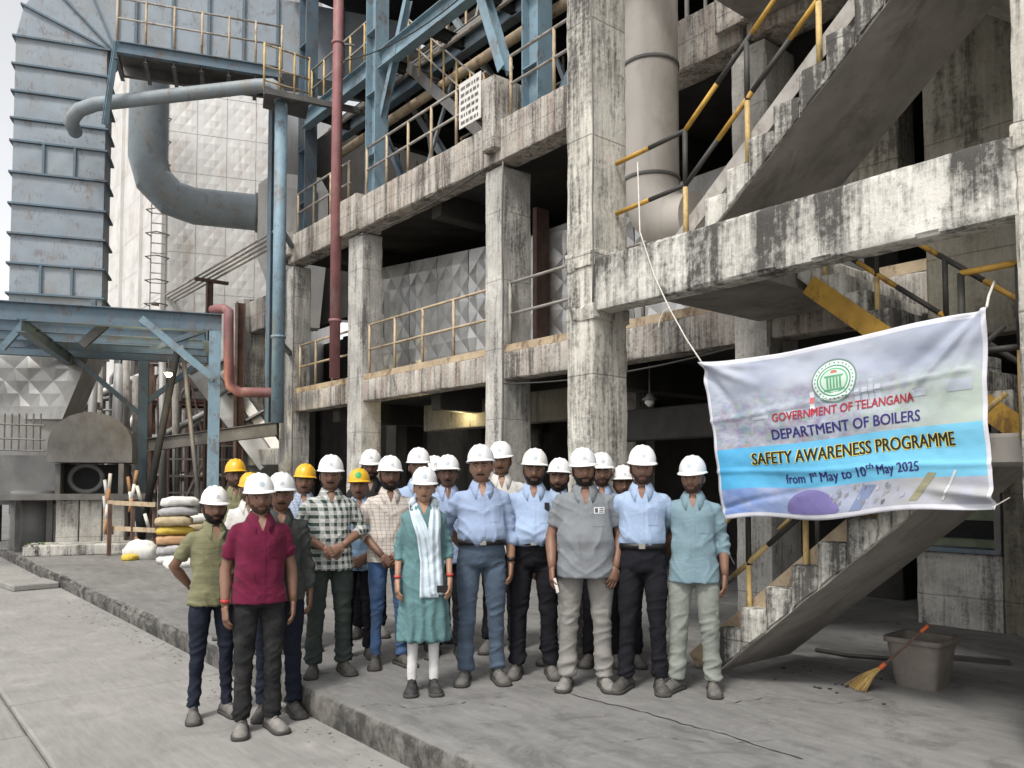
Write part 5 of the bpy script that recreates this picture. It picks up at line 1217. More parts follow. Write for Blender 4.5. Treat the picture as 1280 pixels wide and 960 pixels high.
def patch(bv, xf, z0, z1, nz, nx, off, mb=None):
    """strip on the cloth front; xf(z) -> (x0, x1)"""
    mb = mb or MB(); g = []
    for j in range(nz+1):
        z = z0+(z1-z0)*j/nz; x0, x1 = xf(z)
        for i in range(nx+1):
            p = front(bv, x0+(x1-x0)*i/nx, z, off); g.append(p if p is not None else (g[-1] if g else Vector((0,0,z))))
    fs = [(j*(nx+1)+i, j*(nx+1)+i+1, (j+1)*(nx+1)+i+1, (j+1)*(nx+1)+i) for j in range(nz) for i in range(nx)]
    return mb.add(g, fs)
# ---- head template in a local frame (neck pivot at origin height 1.46)
def head_template(seed=0, jaw=1.0, nose=1.0, wide=1.0):
    nu, nv = 48, 40; D = []
    for j in range(nv+1):
        ph = -math.pi/2 + math.pi*j/nv
        for i in range(nu): th = 2*math.pi*i/nu; D.append((math.cos(ph)*math.cos(th), math.cos(ph)*math.sin(th), math.sin(ph)))
    D = np.array(D); x, y, z = D.T; X, Y, Z = x.copy(), y.copy(), z.copy()
    low = np.clip(-Z, 0, 1)
    X = np.sign(X)*np.abs(X)**.92*.077*wide; X *= 1-.30*jaw*low**1.6
    Yf = np.where(Y < 0, -np.abs(Y)**.80*.092, np.abs(Y)**.9*.100); Yf = np.where((Y > 0), Yf*(1-.42*low), Yf*(1-.10*low))
    Zf = 1.585 + np.where(Z < 0, -np.abs(Z)**.9*.122, Z*.118)
    fr_ = np.clip(-Y*1.6, 0, 1); g = lambda cx_, cz_, sx, sz: np.exp(-((x-cx_)/sx)**2-((z-cz_)/sz)**2)*fr_
    dy = np.zeros_like(X)
    prof = np.interp(z, [-.42,-.34,-.27,-.20,0,.16,.26], [0,.35,1.0,.95,.5,.2,0]); dy -= .031*nose*prof*np.exp(-(x/(.13+.05*prof))**2)*fr_
    dy -= .006*g(-.16,-.28,.09,.09)+.006*g(.16,-.28,.09,.09)
    dy += .015*(g(-.40,.05,.17,.12)+g(.40,.05,.17,.12)); dy -= .008*(g(-.38,.23,.25,.08)+g(.38,.23,.25,.08))
    dy -= .007*g(0,-.50,.26,.055)+.006*g(0,-.61,.22,.055); dy += .004*g(0,-.555,.3,.022); dy -= .010*g(0,-.86,.3,.16); dy -= .004*(g(-.5,-.22,.22,.2)+g(.5,-.22,.22,.2))
    V = np.stack([X, Yf+dy, Zf], 1); fs = [(j*nu+i, j*nu+(i+1) % nu, (j+1)*nu+(i+1) % nu, (j+1)*nu+i) for j in range(nv) for i in range(nu)]
    return V, fs, D
def hand(mb, w_, d_, n_, side, curl=.35):
    W, D, N = Vector(w_), Vector(d_).normalized(), Vector(n_); N = (N - D*N.dot(D)).normalized(); T = D.cross(N)*side
    def ring(o, a, b, n=12): return [o+T*(a*math.cos(2*math.pi*i/n))+N*(b*math.sin(2*math.pi*i/n)) for i in range(n)]
    mb.loft([ring(W-D*.012, .026, .020), ring(W+D*.012, .029, .0195), ring(W+D*.045, .040, .018), ring(W+D*.075, .0435, .0155), ring(W+D*.094, .040, .0125)])
    for i, L in enumerate((.068, .077, .071, .054)):
        o = W+D*(.086-.004*abs(i-1.2))+T*(.0305-.0205*i); pts = [o-D*.01, o]; spread = T*(.05-.04*i)
        for k in range(3):
            a = curl*(.6+k*.9)+.04*i; dr = (D*math.cos(a)+N*math.sin(a)+spread*.6).normalized(); pts.append(pts[-1]+dr*L*(.42, .33, .25)[k])
        mb.tube(pts, [.0095,.0095,.0088,.0082,.0060], 8)
    o = W+D*.022+T*.028; d1 = (D*.72+T*.62+N*.35).normalized(); d2 = (D*.92+T*.15+N*.40).normalized()
    mb.tube([o-d1*.02, o, o+d1*.036, o+d1*.036+d2*.026, o+d1*.036+d2*.034], [.013,.0135,.011,.0098,.006], 8)
def arms_of(kind, sg):
    """elbow, wrist, hand direction, palm normal"""
    if kind == 'behind': return (sg*.275,.10,1.13), (sg*.13,.175,.955), (-sg*.8,.15,-.45), (0,1,0), .4
    if kind == 'clasp': return (sg*.268,.0,1.13), (sg*.085,-.195,1.005), (-sg*.85,-.10,-.42), (0,.95,-.1), .55
    if kind == 'clasp_low': return (sg*.262,.0,1.12), (sg*.085,-.185,.93), (-sg*.75,-.10,-.60), (0,.95,-.1), .55
    if kind == 'fwd': return (sg*.238,.03,1.085), (sg*.235,-.10,.860), (0,-.30,-1), (-sg*.9,.3,.1), .45
    if kind == 'front': return (sg*.248,.03,1.09), (sg*.195,-.12,.865), (-sg*.25,-.22,-1), (-sg*.45,.85,0), .4
    return (sg*.222,.035,1.085), (sg*.228,-.030,.850), (-sg*.03,-.14,-1), (-sg*.95,.25,0), .38
def person(label, px, w_, top, road=False, yaw=0, head_yaw=0, head_tilt=0, wd=1.0, belly=.02, skin=1, shirt=None, sleeve='short', tuck=False, hem=.80, trousers=None, cut='straight',
           arms=('down','down'), beard='stubble', hat='white', shoes='dust', spread=.105, foot=(12,12), seed=0, collar=True, vneck=.07, pocket=True, fine=True, woman=False, badge=None, dx=0, dy=0, stance=0.0, belt=False, group=None):
    rng = random.Random(seed*13+5); R = np.random.RandomState(seed+3)
    d_ = ray(px, 600); p = CAM + d_*(w_/d_.dot(FWD)); zt = dp(px, top, w_).z; zb = 0.0 if road else .2
    p = Vector((p.x+dx, p.y+dy, zb)); sc = (zt-zb)/1.727
    root = thing('person', label, 'person', p, group); to = Vector((-p.x, -p.y)); root.rotation_euler = (0, 0, math.atan2(to.y, to.x)+math.pi/2+math.radians(yaw)); root.scale = (sc, sc, sc)
    wd *= .94; head_yaw += rng.uniform(-9, 9); head_tilt += rng.uniform(-4, 4)
    vox = .0098 if fine else .017
    # ---- feet
    fx = [-spread+stance*.0, spread]; fy = [-.0+stance, 0.0-stance]
    for k, sg in enumerate((-1, 1)):
        fa = math.radians(foot[k])*sg; c_, s_ = math.cos(fa), math.sin(fa)
        def T(x, y, z): return (fx[k] + x*c_ - y*s_, fy[k] + .015 + x*s_ + y*c_, z)
        prof = [(.080,.018,.055),(.074,.033,.082),(.045,.040,.112),(.0,.041,.118),(-.045,.043,.098),(-.095,.050,.080),(-.150,.054,.072),(-.188,.045,.060),(-.207,.022,.040)]
        b = MB(); rings = []
        for (y, a, h) in prof:
            r_ = [T(a*1.0*math.cos(t)*(1-.25*max(0, math.sin(t))), y, .02+(h-.02)*max(0, math.sin(t))**.8) for t in np.linspace(0, math.pi, 11)]
            rings.append(r_)
        b.loft(rings, True); so = b.build('shoe', SHOE[shoes], root, True, False)
        b = MB(); out = []
        for (y, a, h) in prof: out.append((a+.004, y))
        pts = [(a, y) for a, y in out] + [(-a, y) for a, y in reversed(out)]; b.loft([[T(x, y*1.02, .0) for x, y in pts], [T(x*1.03, y*1.03, .012) for x, y in pts], [T(x*1.02, y*1.02, .026) for x, y in pts]], True)
        b.build('sole', SOLE, so, True, False)
        if fine:
            b = MB()
            for y in (-.022, -.042, -.062, -.080): h = float(np.interp(-y, [-.0, .045, .095], [.118, .098, .080]))+.001; b.tube([T(-.020, y+.006, h-.008), T(0, y, h+.002), T(.020, y-.006, h-.008)], .0035, 6)
            b.build('laces', SOLE, so, True, False)
            b = MB(); b.tube([T(.033*math.cos(a), .012+.040*math.sin(a), .108+.012*math.sin(a)) for a in np.linspace(0, 2*math.pi, 17)], .009, 6, False); b.build('ankle_padding', SHOE['dark'], so, True, False)
    # ---- trousers
    cutr = {'straight': (.085,.063,.058,.063), 'slim': (.082,.056,.047,.047), 'wide': (.089,.069,.065,.071), 'legging': (.075,.052,.042,.040)}[cut]
    b = MB(); rings = []
    for z, kx in ((.83,.80), (.87,.95), (.92,1), (.98,1), (1.035,1)):
        a, bb, yo = ab(z, wd, belly*.7); rings.append(sring(z, (a+(.006 if not woman else -.016))*kx, (bb+(.006 if not woman else -.016))*kx, yo, 28))
    b.loft(rings)
    hemz = .085
    for k, sg in enumerate((-1, 1)):
        kn = Vector((sg*.094*wd*.5+fx[k]*.5, fy[k]*.55-.012, .48)); an = Vector((fx[k], fy[k]+.015, hemz)); hp_ = Vector((sg*.086*wd, 0, .94))
        mid = hp_.lerp(kn, .5)+Vector((sg*.006, -.006, 0)); cal = kn.lerp(an, .45)+Vector((0,.012,0)); w2 = (wd+1)/2
        b.tube([hp_, mid, kn, cal, an], [(cutr[0]*1.02*w2, cutr[0]*1.16*w2), (cutr[0]*.98*w2, cutr[0]*1.05*w2), cutr[1], cutr[2], cutr[3]], 16)
    tm = remesh(b, vox, 9); P, N = arr(tm)
    lowm = np.clip((.42-P[:, 2])/.3, 0, 1); knee = np.exp(-((P[:, 2]-.5)/.09)**2); cro = np.exp(-((P[:, 2]-.86)/.07)**2)
    amp = (.003+.0105*lowm**1.5+.006*knee+.005*cro) if cut != 'legging' else .0015
    n1 = vnoise(P*np.array([9, 9, 26])+seed*3.1); wp = vnoise(P*5+seed*9)*.05; n2 = vnoise(np.stack([P[:, 0]*7+P[:, 2]*6*np.sign(P[:, 0]), P[:, 1]*7, (P[:, 2]+wp)*19-P[:, 0]*8], 1)+seed)
    setp(tm, P + N*((n1*.5+((1-np.abs(n2))**3-.4)*1.3)*amp)[:, None]); finish(tm, 'trousers', trousers, root)
    # ---- arms
    AR = []
    for k, sg in enumerate((-1, 1)):
        e, wv, hd, pn, cu = arms_of(arms[k], sg); Sx = .172*wd
        sh_ = Vector((sg*Sx*.96, .0, 1.338)); e = Vector(e); wv = Vector(wv); e.x += sg*(wd-1)*.18; wv.x += sg*(wd-1)*.15; e += Vector((rng.uniform(-.01,.01), rng.uniform(-.015,.015), 0)); wv += Vector((rng.uniform(-.008,.008), rng.uniform(-.015,.015), rng.uniform(-.01,.01)))
        if arms[k].startswith('clasp'): wv.y -= belly*.8; wv += Vector((0, -.02 if sg > 0 else .005, .015 if sg > 0 else -.012))
        AR.append((sh_, e, wv, hd, pn, cu, sg))
    # ---- shirt
    if woman:
        prof = [(.40,.205,.135),(.50,.200,.135),(.65,.190,.130),(.80,.182,.126),(.90,.172,.120),(1.02,.143,.103),(1.10,.142,.104),(1.20,.155,.124),(1.26,.158,.126),(1.33,.152,.104),(1.385,.135,.088),(1.415,.085,.070),(1.435,.045,.042)]
        rings = [sring(z, a, bb, 0, 40) for z, a, bb in prof]
    else:
        zs = [z for z in (.74,.78,.82,.88,.94,1.0,1.06,1.12,1.20,1.28,1.34,1.38,1.412,1.432) if z > hem+.02]
        if tuck: zs = [1.0,1.05,1.12,1.20,1.28,1.34,1.38,1.412,1.432]
        else: zs = [hem]+zs
        rings = []
        for z in zs:
            a, bb, yo = ab(z, wd, belly)
            if not tuck and z < 1.12:
                a2, b2, y2 = ab(1.12, wd, belly); dn = .008*max(0, (1.0-z)/.2); a = max(a, a2*.985)+.013+dn; bb = max(bb, b2*.99)+.012+dn; yo = min(yo, y2*.9)
            elif tuck and z < 1.02: a -= .006; bb -= .005
            else: a += .006; bb += .006
            if tuck and 1.03 < z < 1.15: a += .008; bb += .007
            rings.append(sring(z, a, bb, yo, 40))
    b = MB(); b.loft(rings)
    for (S0, e, wv, hd, pn, cu, sg) in AR:
        fin = {'short': .70, 'elbow': 1.05, 'half': 1.35, 'long': 1.88}[sleeve]; pts = []; rs = []
        kk = (wd+1)/2*(.86 if woman else 1)
        for t in np.linspace(0, fin, 9):
            q = S0.lerp(e, t) if t <= 1 else e.lerp(wv, t-1)
            base = float(np.interp(t, [0, .3, .8, 1.0, 1.4, 1.9], [.056, .056, .052, .050, .045, .040]))
            if sleeve == 'short': base += .006*max(0, t-.3)
            pts.append(q); rs.append(base*kk)
        b.tube([S0+Vector((-sg*.05, 0, .012))]+pts, [.050*kk]+rs, 16)
    sm2 = remesh(b, vox, 9); P, N = arr(sm2)
    n1 = vnoise(P*np.array([8, 8, 7])+seed*2.3); wp = vnoise(P*4+seed*5)*.07; n2 = vnoise(np.stack([P[:, 0]*3+P[:, 2]*2, P[:, 1]*5, (P[:, 2]+wp)*12-np.abs(P[:, 0])*9], 1)+seed*1.7); n3 = vnoise(P*np.array([16, 16, 42])+seed)
    wa_ = np.exp(-((P[:, 2]-1.04)/.08)**2)*(1 if tuck else .4); sl = np.clip((np.abs(P[:, 0])-.19*wd)/.05, 0, 1)
    ampv = .0035+.003*wa_+.002*sl
    if woman: n4 = np.sin(np.arctan2(P[:, 1], P[:, 0])*11+P[:, 2]*3+n1*1.5); ampv = np.where(P[:, 2] < .95, .003, ampv); P = P + N*(n4*.011*np.clip((.95-P[:, 2])/.45, 0, 1)*(np.abs(P[:, 0]) < .23))[:, None]
    n5 = vnoise(np.stack([(P[:, 0]+wp)*13+P[:, 2]*5, P[:, 1]*9, P[:, 2]*4-P[:, 0]*3], 1)+seed*4.4)
    setp(sm2, P + N*((n1*.6+((1-np.abs(n2))**3-.4)*1.3+((1-np.abs(n5))**4-.3)*1.2*(1-sl*.5)+n3*.8*sl)*ampv*1.9)[:, None])
    so = finish(sm2, 'kurta' if woman else 'shirt', shirt, root); bv = bvh_of(sm2)
    # ---- body (skin): head, neck, arms, hands, hidden trunk and legs in one mesh
    b = MB()
    hv, hf, hd_ = head_template(seed, R.uniform(.8, 1.15) if not woman else 1.1, R.uniform(.85, 1.2) if not woman else .75, R.uniform(.96, 1.06)*(1.03 if wd > 1.08 else 1) if not woman else .95)
    HM = Matrix.Translation((0, -.006, 1.440)) @ Matrix.Rotation(math.radians(head_yaw), 4, 'Z') @ Matrix.Rotation(math.radians(head_tilt), 4, 'Y') @ Matrix.Translation((0, 0, -1.46))
    HMn = np.array(HM); hx = lambda V: np.asarray(V) @ HMn[:3, :3].T + HMn[:3, 3]
    b.add(hx(hv), hf)
    for sg in (-1, 1):
        ev = []
        for j in range(7):
            for i in range(10):
                ph = -math.pi/2+math.pi*j/6; th = 2*math.pi*i/10; ev.append((sg*.077+.011*math.cos(ph)*math.cos(th)+sg*.006*math.cos(ph)*math.sin(th), .014+.019*math.cos(ph)*math.sin(th), 1.572+.031*math.sin(ph)))
        b.add(hx(ev), [(j*10+i, j*10+(i+1) % 10, (j+1)*10+(i+1) % 10, (j+1)*10+i) for j in range(6) for i in range(10)])
    nk = .048 if woman else .054*(wd+1)/2
    b.tube([(0,.012,1.34), (0,.014,1.42), (0,.012,1.47), (0,.010,1.53)], [nk*1.35, nk*1.1, nk, nk*.98], 18)
    b.loft([sring(z, ab(z, wd, 0)[0]*.86, ab(z, wd, 0)[1]*.80, 0, 20) for z in (.84,.95,1.05,1.2,1.3,1.37,1.41)])
    for (S0, e, wv, hd, pn, cu, sg) in AR:
        k2 = (.80 if woman else 1)*(wd+1)/2; cv = {'short': (.8, 1, 1, 1), 'long': (.75, .75, .75, .85), 'half': (.75, .78, .95, 1), 'elbow': (.75, .85, 1, 1)}[sleeve]
        b.tube([S0, S0.lerp(e, .5), e, e.lerp(wv, .3), e.lerp(wv, .75), wv], [.048*k2*cv[0], .045*k2*cv[0], .040*k2*cv[1], .0415*k2*cv[2], .031*k2*cv[3], (.027*k2, .024*k2)], 14)
        hand(b, wv, hd, pn, sg if True else 1, cu)
    for k, sg in enumerate((-1, 1)): b.tube([(sg*.086,0,.86), (sg*.045+fx[k]*.5,fy[k]*.5-.01,.48), (fx[k], fy[k]+.015, .07)], [.055, .030 if cut == 'legging' else .036, .022], 12)
    if vneck:
        g = []; zb_v = 1.415-vneck; nz_, nx_ = 12, 8
        for jj in range(nz_+1):
            z = zb_v+(1.455-zb_v)*jj/nz_; hw = .004+.036*(jj/nz_)
            for ii in range(nx_+1):
                x = -hw+2*hw*ii/nx_; q = front(bv, x, z, .0025); ys = q.y if q is not None else 0.0
                yn = .012-math.sqrt(max(0, (nk*1.12)**2-x*x))-.001 if abs(x) < nk*1.1 else 0
                g.append((x, min(ys, yn), z))
        b.add(g, [(jj*(nx_+1)+ii, jj*(nx_+1)+ii+1, (jj+1)*(nx_+1)+ii+1, (jj+1)*(nx_+1)+ii) for jj in range(nz_) for ii in range(nx_)])
    b.build('body', SKIN[skin], root, True, False)
    hb_ = BVHTree.FromPolygons([Vector(v) for v in hv], hf)
    def hput(name, mb, mats, parent=root): mb.v = [tuple(v) for v in hx(mb.v)]; return mb.build(name, mats, parent, True, False)
    # ---- face
    for sg in (-1, 1):
        y = front(hb_, sg*.031, 1.586, 0).y; b = MB(); vs = []; n_, m_ = 12, 8
        for j in range(m_+1):
            for i in range(n_): ph = math.pi*j/m_; th = 2*math.pi*i/n_; vs.append((sg*.031+.0155*math.sin(ph)*math.cos(th), y+.0045-.0095*math.cos(ph), 1.586+.0062*math.sin(ph)*math.sin(th)))
        b.add(vs, [(j*n_+i, j*n_+(i+1) % n_, (j+1)*n_+(i+1) % n_, (j+1)*n_+i) for j in range(m_) for i in range(n_)])
        b.m = [1 if f < 2*n_ or f >= 3*n_ else 0 for f in range(m_*n_)]
        hput('eye', b, [EYEW, EYED])
        b = MB(); top_, bot = [], []
        for i in range(7):
            x = sg*(.012+.042*i/6); zc_ = 1.604+.006*math.sin(math.pi*min(1, i/5)); th = .0052*(1-.6*i/6)*(.55 if woman else 1)
            top_.append(front(hb_, x, zc_+th, .0030)); bot.append(front(hb_, x, zc_-th, .0030))
        b.add(top_+bot, [(i, i+1, 8+i, 7+i) for i in range(6)]); hput('eyebrow', b, HAIR)
    b = MB(); patch(hb_, lambda z: (-.025*(1-abs((z-1.5235)/.0095)**2.2), .025*(1-abs((z-1.5235)/.0095)**2.2)), 1.5150, 1.5320, 6, 8, .0014, b); hput('lips', b, LIP)
    x, y, z = hd_.T
    def shell(mask, off, name, mat_):
        keep = [f for f in hf if all(mask[i] for i in f)]
        if not keep: return
        ids = sorted({i for f in keep for i in f}); mp = {i: k for k, i in enumerate(ids)}
        nrm = hd_*np.array([1/.077, 1/.09, 1/.118]); nrm /= np.linalg.norm(nrm, axis=1)[:, None]
        bb = MB(); oo = off if np.ndim(off) == 0 else off[ids][:, None]; V = hv[ids]+nrm[ids]*oo; bb.add([tuple(v) for v in V], [tuple(mp[i] for i in f) for f in keep]); hput(name, bb, mat_)
    nz = vnoise(hd_*9+seed)*.06
    lipm = (np.abs(x) < .27) & (z > -.60) & (z < -.475) & (y < 0)
    jawm = (z+nz*1.3 < -.06-.40*np.clip(-y, 0, 1)) & (y < .28) & (z > -.99) & ~((np.abs(x) < .20) & (z > -.47) & (y < 0))
    side = (np.abs(x) > .72) & (y < .22) & (y > -.35) & (z < .1) & (z > -.7)
    must = (np.abs(x) < .36) & (z < -.355) & (z > -.475) & (y < -.3)
    if beard in ('full', 'stubble'):
        thick = .007 if beard == 'full' else .0012; shell((jawm | must | side) & ~lipm, np.full(len(x), thick)+nz*.01, 'beard', HAIR if beard == 'full' else STUB)
    elif beard == 'moustache': shell(must, .005, 'moustache', HAIR)
    elif beard == 'goatee': shell(((jawm & (np.abs(x) < .42)) | must) & ~lipm, .005, 'beard', HAIR)
    hairm = ((y > .02-.5*np.clip(z-.15, 0, 1)) & (z > -.28+.15*(y < .25))) | (z > .45)
    shell(hairm, (.007 if not woman else .012)+nz*.02, 'hair', HAIR)
    if woman:
        b = MB(); b.tube([(0,.085,1.60), (0,.115,1.54), (0,.105,1.47)], [.045,.05,.03], 14); hput('hair_bun', b, HAIR)
    # ---- hard hat
    tl = math.radians(rng.uniform(-6, 6)); HT2 = Matrix.Translation((0, .004, 1.634)) @ Matrix.Rotation(tl, 4, 'X'); HTn = np.array(HT2)
    A, B, Hh = .099, .124, .116; nu, nv = 40, 12; vs = []
    for j in range(nv+1):
        ph = math.pi/2*j/nv; c_, s_ = math.cos(ph)**.82, math.sin(ph)
        for i in range(nu):
            th = 2*math.pi*i/nu; x_, y_ = A*c_*math.cos(th), B*c_*math.sin(th)+.004; rid = .007*(math.exp(-(x_/.012)**2)+.8*math.exp(-((abs(x_)-.040)/.010)**2))*s_**.6*(1 if abs(y_) < .105 else .3)
            vs.append((x_, y_, Hh*s_+rid))
    fs = [(j*nu+i, j*nu+(i+1) % nu, (j+1)*nu+(i+1) % nu, (j+1)*nu+i) for j in range(nv) for i in range(nu)]
    brim = []
    for (o_, z_2) in ((.0, .0), (.55, -.006), (1.0, -.011), (1.0, -.015), (.4, -.010), (-.25, -.005)):
        for i in range(nu):
            th = 2*math.pi*i/nu; fr2 = max(0, -math.sin(th))**2; ww = (.010+.027*fr2)*o_ + (0 if o_ >= 0 else .0)
            brim.append(((A+ww)*math.cos(th), (B+ww)*math.sin(th)+.004, z_2-.006*fr2*max(0, o_)))
    b = MB(); b.v = [tuple(v) for v in (np.array(vs) @ HTn[:3, :3].T + HTn[:3, 3])]; b.f = fs; b.m = [0]*len(fs); hatbv = BVHTree.FromPolygons([Vector(v) for v in b.v], fs)
    hm_ = HAT[hat if hat != 'white' else ('white', 'white1', 'white', 'white2')[seed % 4]]; ho = hput('hard_hat', b, hm_)
    b = MB(); b.v = [tuple(v) for v in (np.array(brim) @ HTn[:3, :3].T + HTn[:3, 3])]; b.f = [(j*nu+i, (j+1)*nu+i, (j+1)*nu+(i+1) % nu, j*nu+(i+1) % nu) for j in range(5) for i in range(nu)]; b.m = [0]*len(b.f); hput('brim', b, hm_, ho)
    if seed % 3 == 1:
        b = MB(); b.tube([(-.088, .004, 1.632), (-.079, -.010, 1.56), (-.060, -.030, 1.492), (-.02, -.052, 1.458), (.02, -.052, 1.458), (.060, -.030, 1.492), (.079, -.010, 1.56), (.088, .004, 1.632)], (.0035), 6); hput('chin_strap', b, BELT, ho)
    bc = badge or 'white'
    if hat == 'white' or badge:
        if bc == 'green':
            b = MB(); patch(hatbv, lambda z: (-math.sqrt(max(0, .0009-(z-1.688)**2))-.0005, math.sqrt(max(0, .0009-(z-1.688)**2))+.0005), 1.659, 1.717, 8, 8, .0022, b)
        elif seed % 3 == 2:
            b = MB(); patch(hatbv, lambda z: (-math.sqrt(max(0, .00035-(z-1.676)**2))-.0005, math.sqrt(max(0, .00035-(z-1.676)**2))+.0005), 1.658, 1.694, 6, 6, .002, b)
        else:
            b = MB(); patch(hatbv, lambda z: (-.020, .020), 1.660, 1.664, 1, 8, .002, b); patch(hatbv, lambda z: (-.012, .012), 1.668, 1.684, 3, 6, .002, b)
        hput('badge', b, BADGE[bc], ho)
    # ---- clothing details
    if collar:
        b = MB(); rows = [[], [], [], [], []]; f0 = .36; k2 = (wd+1)/2; M_ = 34
        for i in range(M_+1):
            t = f0+(2*math.pi-2*f0)*i/M_; ang = -math.pi/2+t; fr2 = max(0, math.cos(t)); bk_ = max(0, -math.cos(t)); c_, s_ = math.cos(ang), math.sin(ang)
            zt3 = 1.466-.026*fr2**2+.014*bk_
            rows[0].append((.058*k2*c_, .056*k2*s_+.010-.006*fr2, zt3-.03)); rows[1].append((.063*k2*c_, .061*k2*s_+.010-.008*fr2, zt3)); rows[2].append((.069*k2*c_, .067*k2*s_+.010-.010*fr2, zt3-.001))
            r3 = .098*k2+.012*fr2; x3, y3 = r3*c_, .086*k2*s_+.010-.014*fr2
            h = bv.ray_cast(Vector((x3, y3, 1.7)), Vector((0, 0, -1))); z3 = h[0].z if h[0] is not None else 1.40
            if fr2 > .55:
                q = fr2-.55; x3 = math.copysign(abs(x3)*1.0+.02*q, x3); z3 = min(z3, 1.412-.085*q/.4*1.0); pf = front(bv, x3, z3, .009)
                y3 = pf.y if pf is not None else y3
            else: z3 += .007
            rows[3].append((x3, y3, z3)); rows[4].append((x3*.97, y3*.97+.002, z3-.003))
        b.loft(rows, False, 0, False); b.build('collar', shirt, so, True, False)
    zbot = (hem+.012 if not tuck else 1.06)
    if collar and not woman and fine:
        b = MB(); patch(bv, lambda z: (-.015, .015), zbot if vneck < .10 else 1.24, 1.415-vneck+.01, 26, 2, .0026, b); b.build('placket', shirt, so, True, False)
    if pocket and fine:
        b = MB(); patch(bv, lambda z: (.048*wd, .125*wd), 1.165, 1.285, 6, 6, .0030, b); b.build('pocket', shirt, so, True, False)
    if belt:
        b = MB(); rings = []
        for (o_, z) in ((.010, 1.000), (.021, 1.0), (.021, 1.036), (.010, 1.036)):
            a, bb, yo = ab(1.02, wd, belly*.7); rings.append(sring(z, a+o_, bb+o_, yo, 48))
        b.loft(rings, False); bo = b.build('belt', BELT, root, True, False)
        a, bb, yo = ab(1.02, wd, belly*.7); b = MB(); b.box((-.022, yo-bb-.0255, 1.001), (.022, yo-bb-.0195, 1.035)); b.build('buckle', METAL, bo, False, False)
    return root, so, bv, AR
def cyl_part(root, name, a, c_, r, mat_, n=14):
    b = MB(); b.tube([a, c_], r, n); return b.build(name, mat_, root, True, False)

# ---- the group
CL_ = dict(
 olive=m_cloth('olive_shirt', (.17,.165,.095), .12, 'stripe', (.12,.12,.07), freq=150), maroon=m_cloth('maroon_shirt', (.115,.012,.035), .15),
 dgrey=m_cloth('dark_grey_shirt', (.055,.058,.055), .2), plaid=m_cloth('green_plaid', (.035,.055,.048), .1, 'plaid', (.50,.50,.48), freq=105), cream=m_cloth('cream_check', (.50,.46,.41), .08, 'check', (.30,.24,.22), freq=210),
 ltblue=m_cloth('light_blue_shirt', (.26,.325,.46), .08), ltblue2=m_cloth('powder_blue_shirt', (.29,.37,.51), .08), sky=m_cloth('sky_blue_shirt', (.23,.34,.48), .08), grey=m_cloth('grey_polo', (.175,.185,.195), .1), teal=m_cloth('faded_teal_shirt', (.165,.24,.275), .1),
 kurta=m_cloth('teal_kurta', (.095,.18,.188), .12, 'fleck', (.16,.26,.262), freq=90), white=m_cloth('white_shirt', (.52,.50,.47), .08), black=m_cloth('black_shirt', (.025,.024,.024), .2), blcheck=m_cloth('blue_check', (.30,.34,.42), .1, 'check', (.12,.15,.24), freq=230), dupatta=m_cloth('white_dupatta', (.50,.57,.62), .08, 'fleck', (.36,.50,.58), freq=60))
TR_ = dict(navy=m_cloth('navy_trousers', (.016,.019,.030), .2), dust=m_cloth('dusty_black_trousers', (.018,.018,.019), .2, dust=(.085,.078,.07), dust_amt=.35), dgreen=m_cloth('dark_green_trousers', (.034,.045,.040), .15, dust=(.08,.08,.07), dust_amt=.3), jeans=m_cloth('blue_jeans', (.045,.085,.175), .3, dust=(.12,.17,.26), dust_amt=.4),
 slate=m_cloth('slate_trousers', (.065,.090,.125), .12), black=m_cloth('black_trousers', (.012,.012,.015), .2), grey=m_cloth('grey_trousers', (.21,.20,.185), .1), cargo=m_cloth('khaki_cargo', (.20,.215,.19), .12, dust=(.26,.26,.23), dust_amt=.3), white=m_cloth('white_leggings', (.55,.54,.53), .06))
P_ = person
P_('man in olive collared shirt and navy trousers with arms behind his back', 268, 5.96, 608, True, yaw=14, skin=2, shirt=CL_['olive'], hem=.84, trousers=TR_['navy'], cut='slim', arms=('behind','down'), beard='full', spread=.12, seed=1, head_yaw=4, wd=.97, shoes='dust', vneck=.09)
r_, so_, bv_, ar_ = P_('man in maroon half sleeved shirt and dusty black trousers on the road', 326, 5.64, 592, True, yaw=10, head_yaw=8, skin=2, shirt=CL_['maroon'], hem=.86, trousers=TR_['dust'], cut='straight', beard='stubble', spread=.10, seed=2, wd=1.0, shoes='pale', arms=('down','down'))
cyl_part(r_, 'red_wrist_thread', ar_[0][2]+Vector((0,0,.035)), ar_[0][2]+Vector((0,-.004,.05)), .031, flat('red_thread', (.35,.03,.03)))
P_('man in dark grey long sleeved shirt standing behind the maroon shirted man', 361, 6.05, 591, True, yaw=4, skin=2, shirt=CL_['dgrey'], sleeve='long', hem=.82, trousers=TR_['navy'], beard='moustache', seed=3, shoes='dark', dy=-.06, wd=.95)
r_, so_, bv_, ar_ = P_('man in green and white plaid shirt with hands clasped in front', 413, 6.45, 569, yaw=8, skin=2, shirt=CL_['plaid'], sleeve='half', hem=.82, trousers=TR_['dgreen'], cut='wide', arms=('clasp','clasp'), beard='moustache', seed=4, shoes='dark', spread=.12)
P_('man with yellow hard hat at the far end behind the olive shirted man', 295, 7.95, 574, skin=3, shirt=CL_['olive'], trousers=TR_['dust'], hat='yellow', seed=5, fine=False, wd=.93)
P_('man in white shirt with yellow hard hat tucked behind the maroon shirted man', 311, 7.2, 591, skin=3, shirt=CL_['white'], trousers=TR_['black'], hat='yellow', seed=6, fine=False, wd=.93)
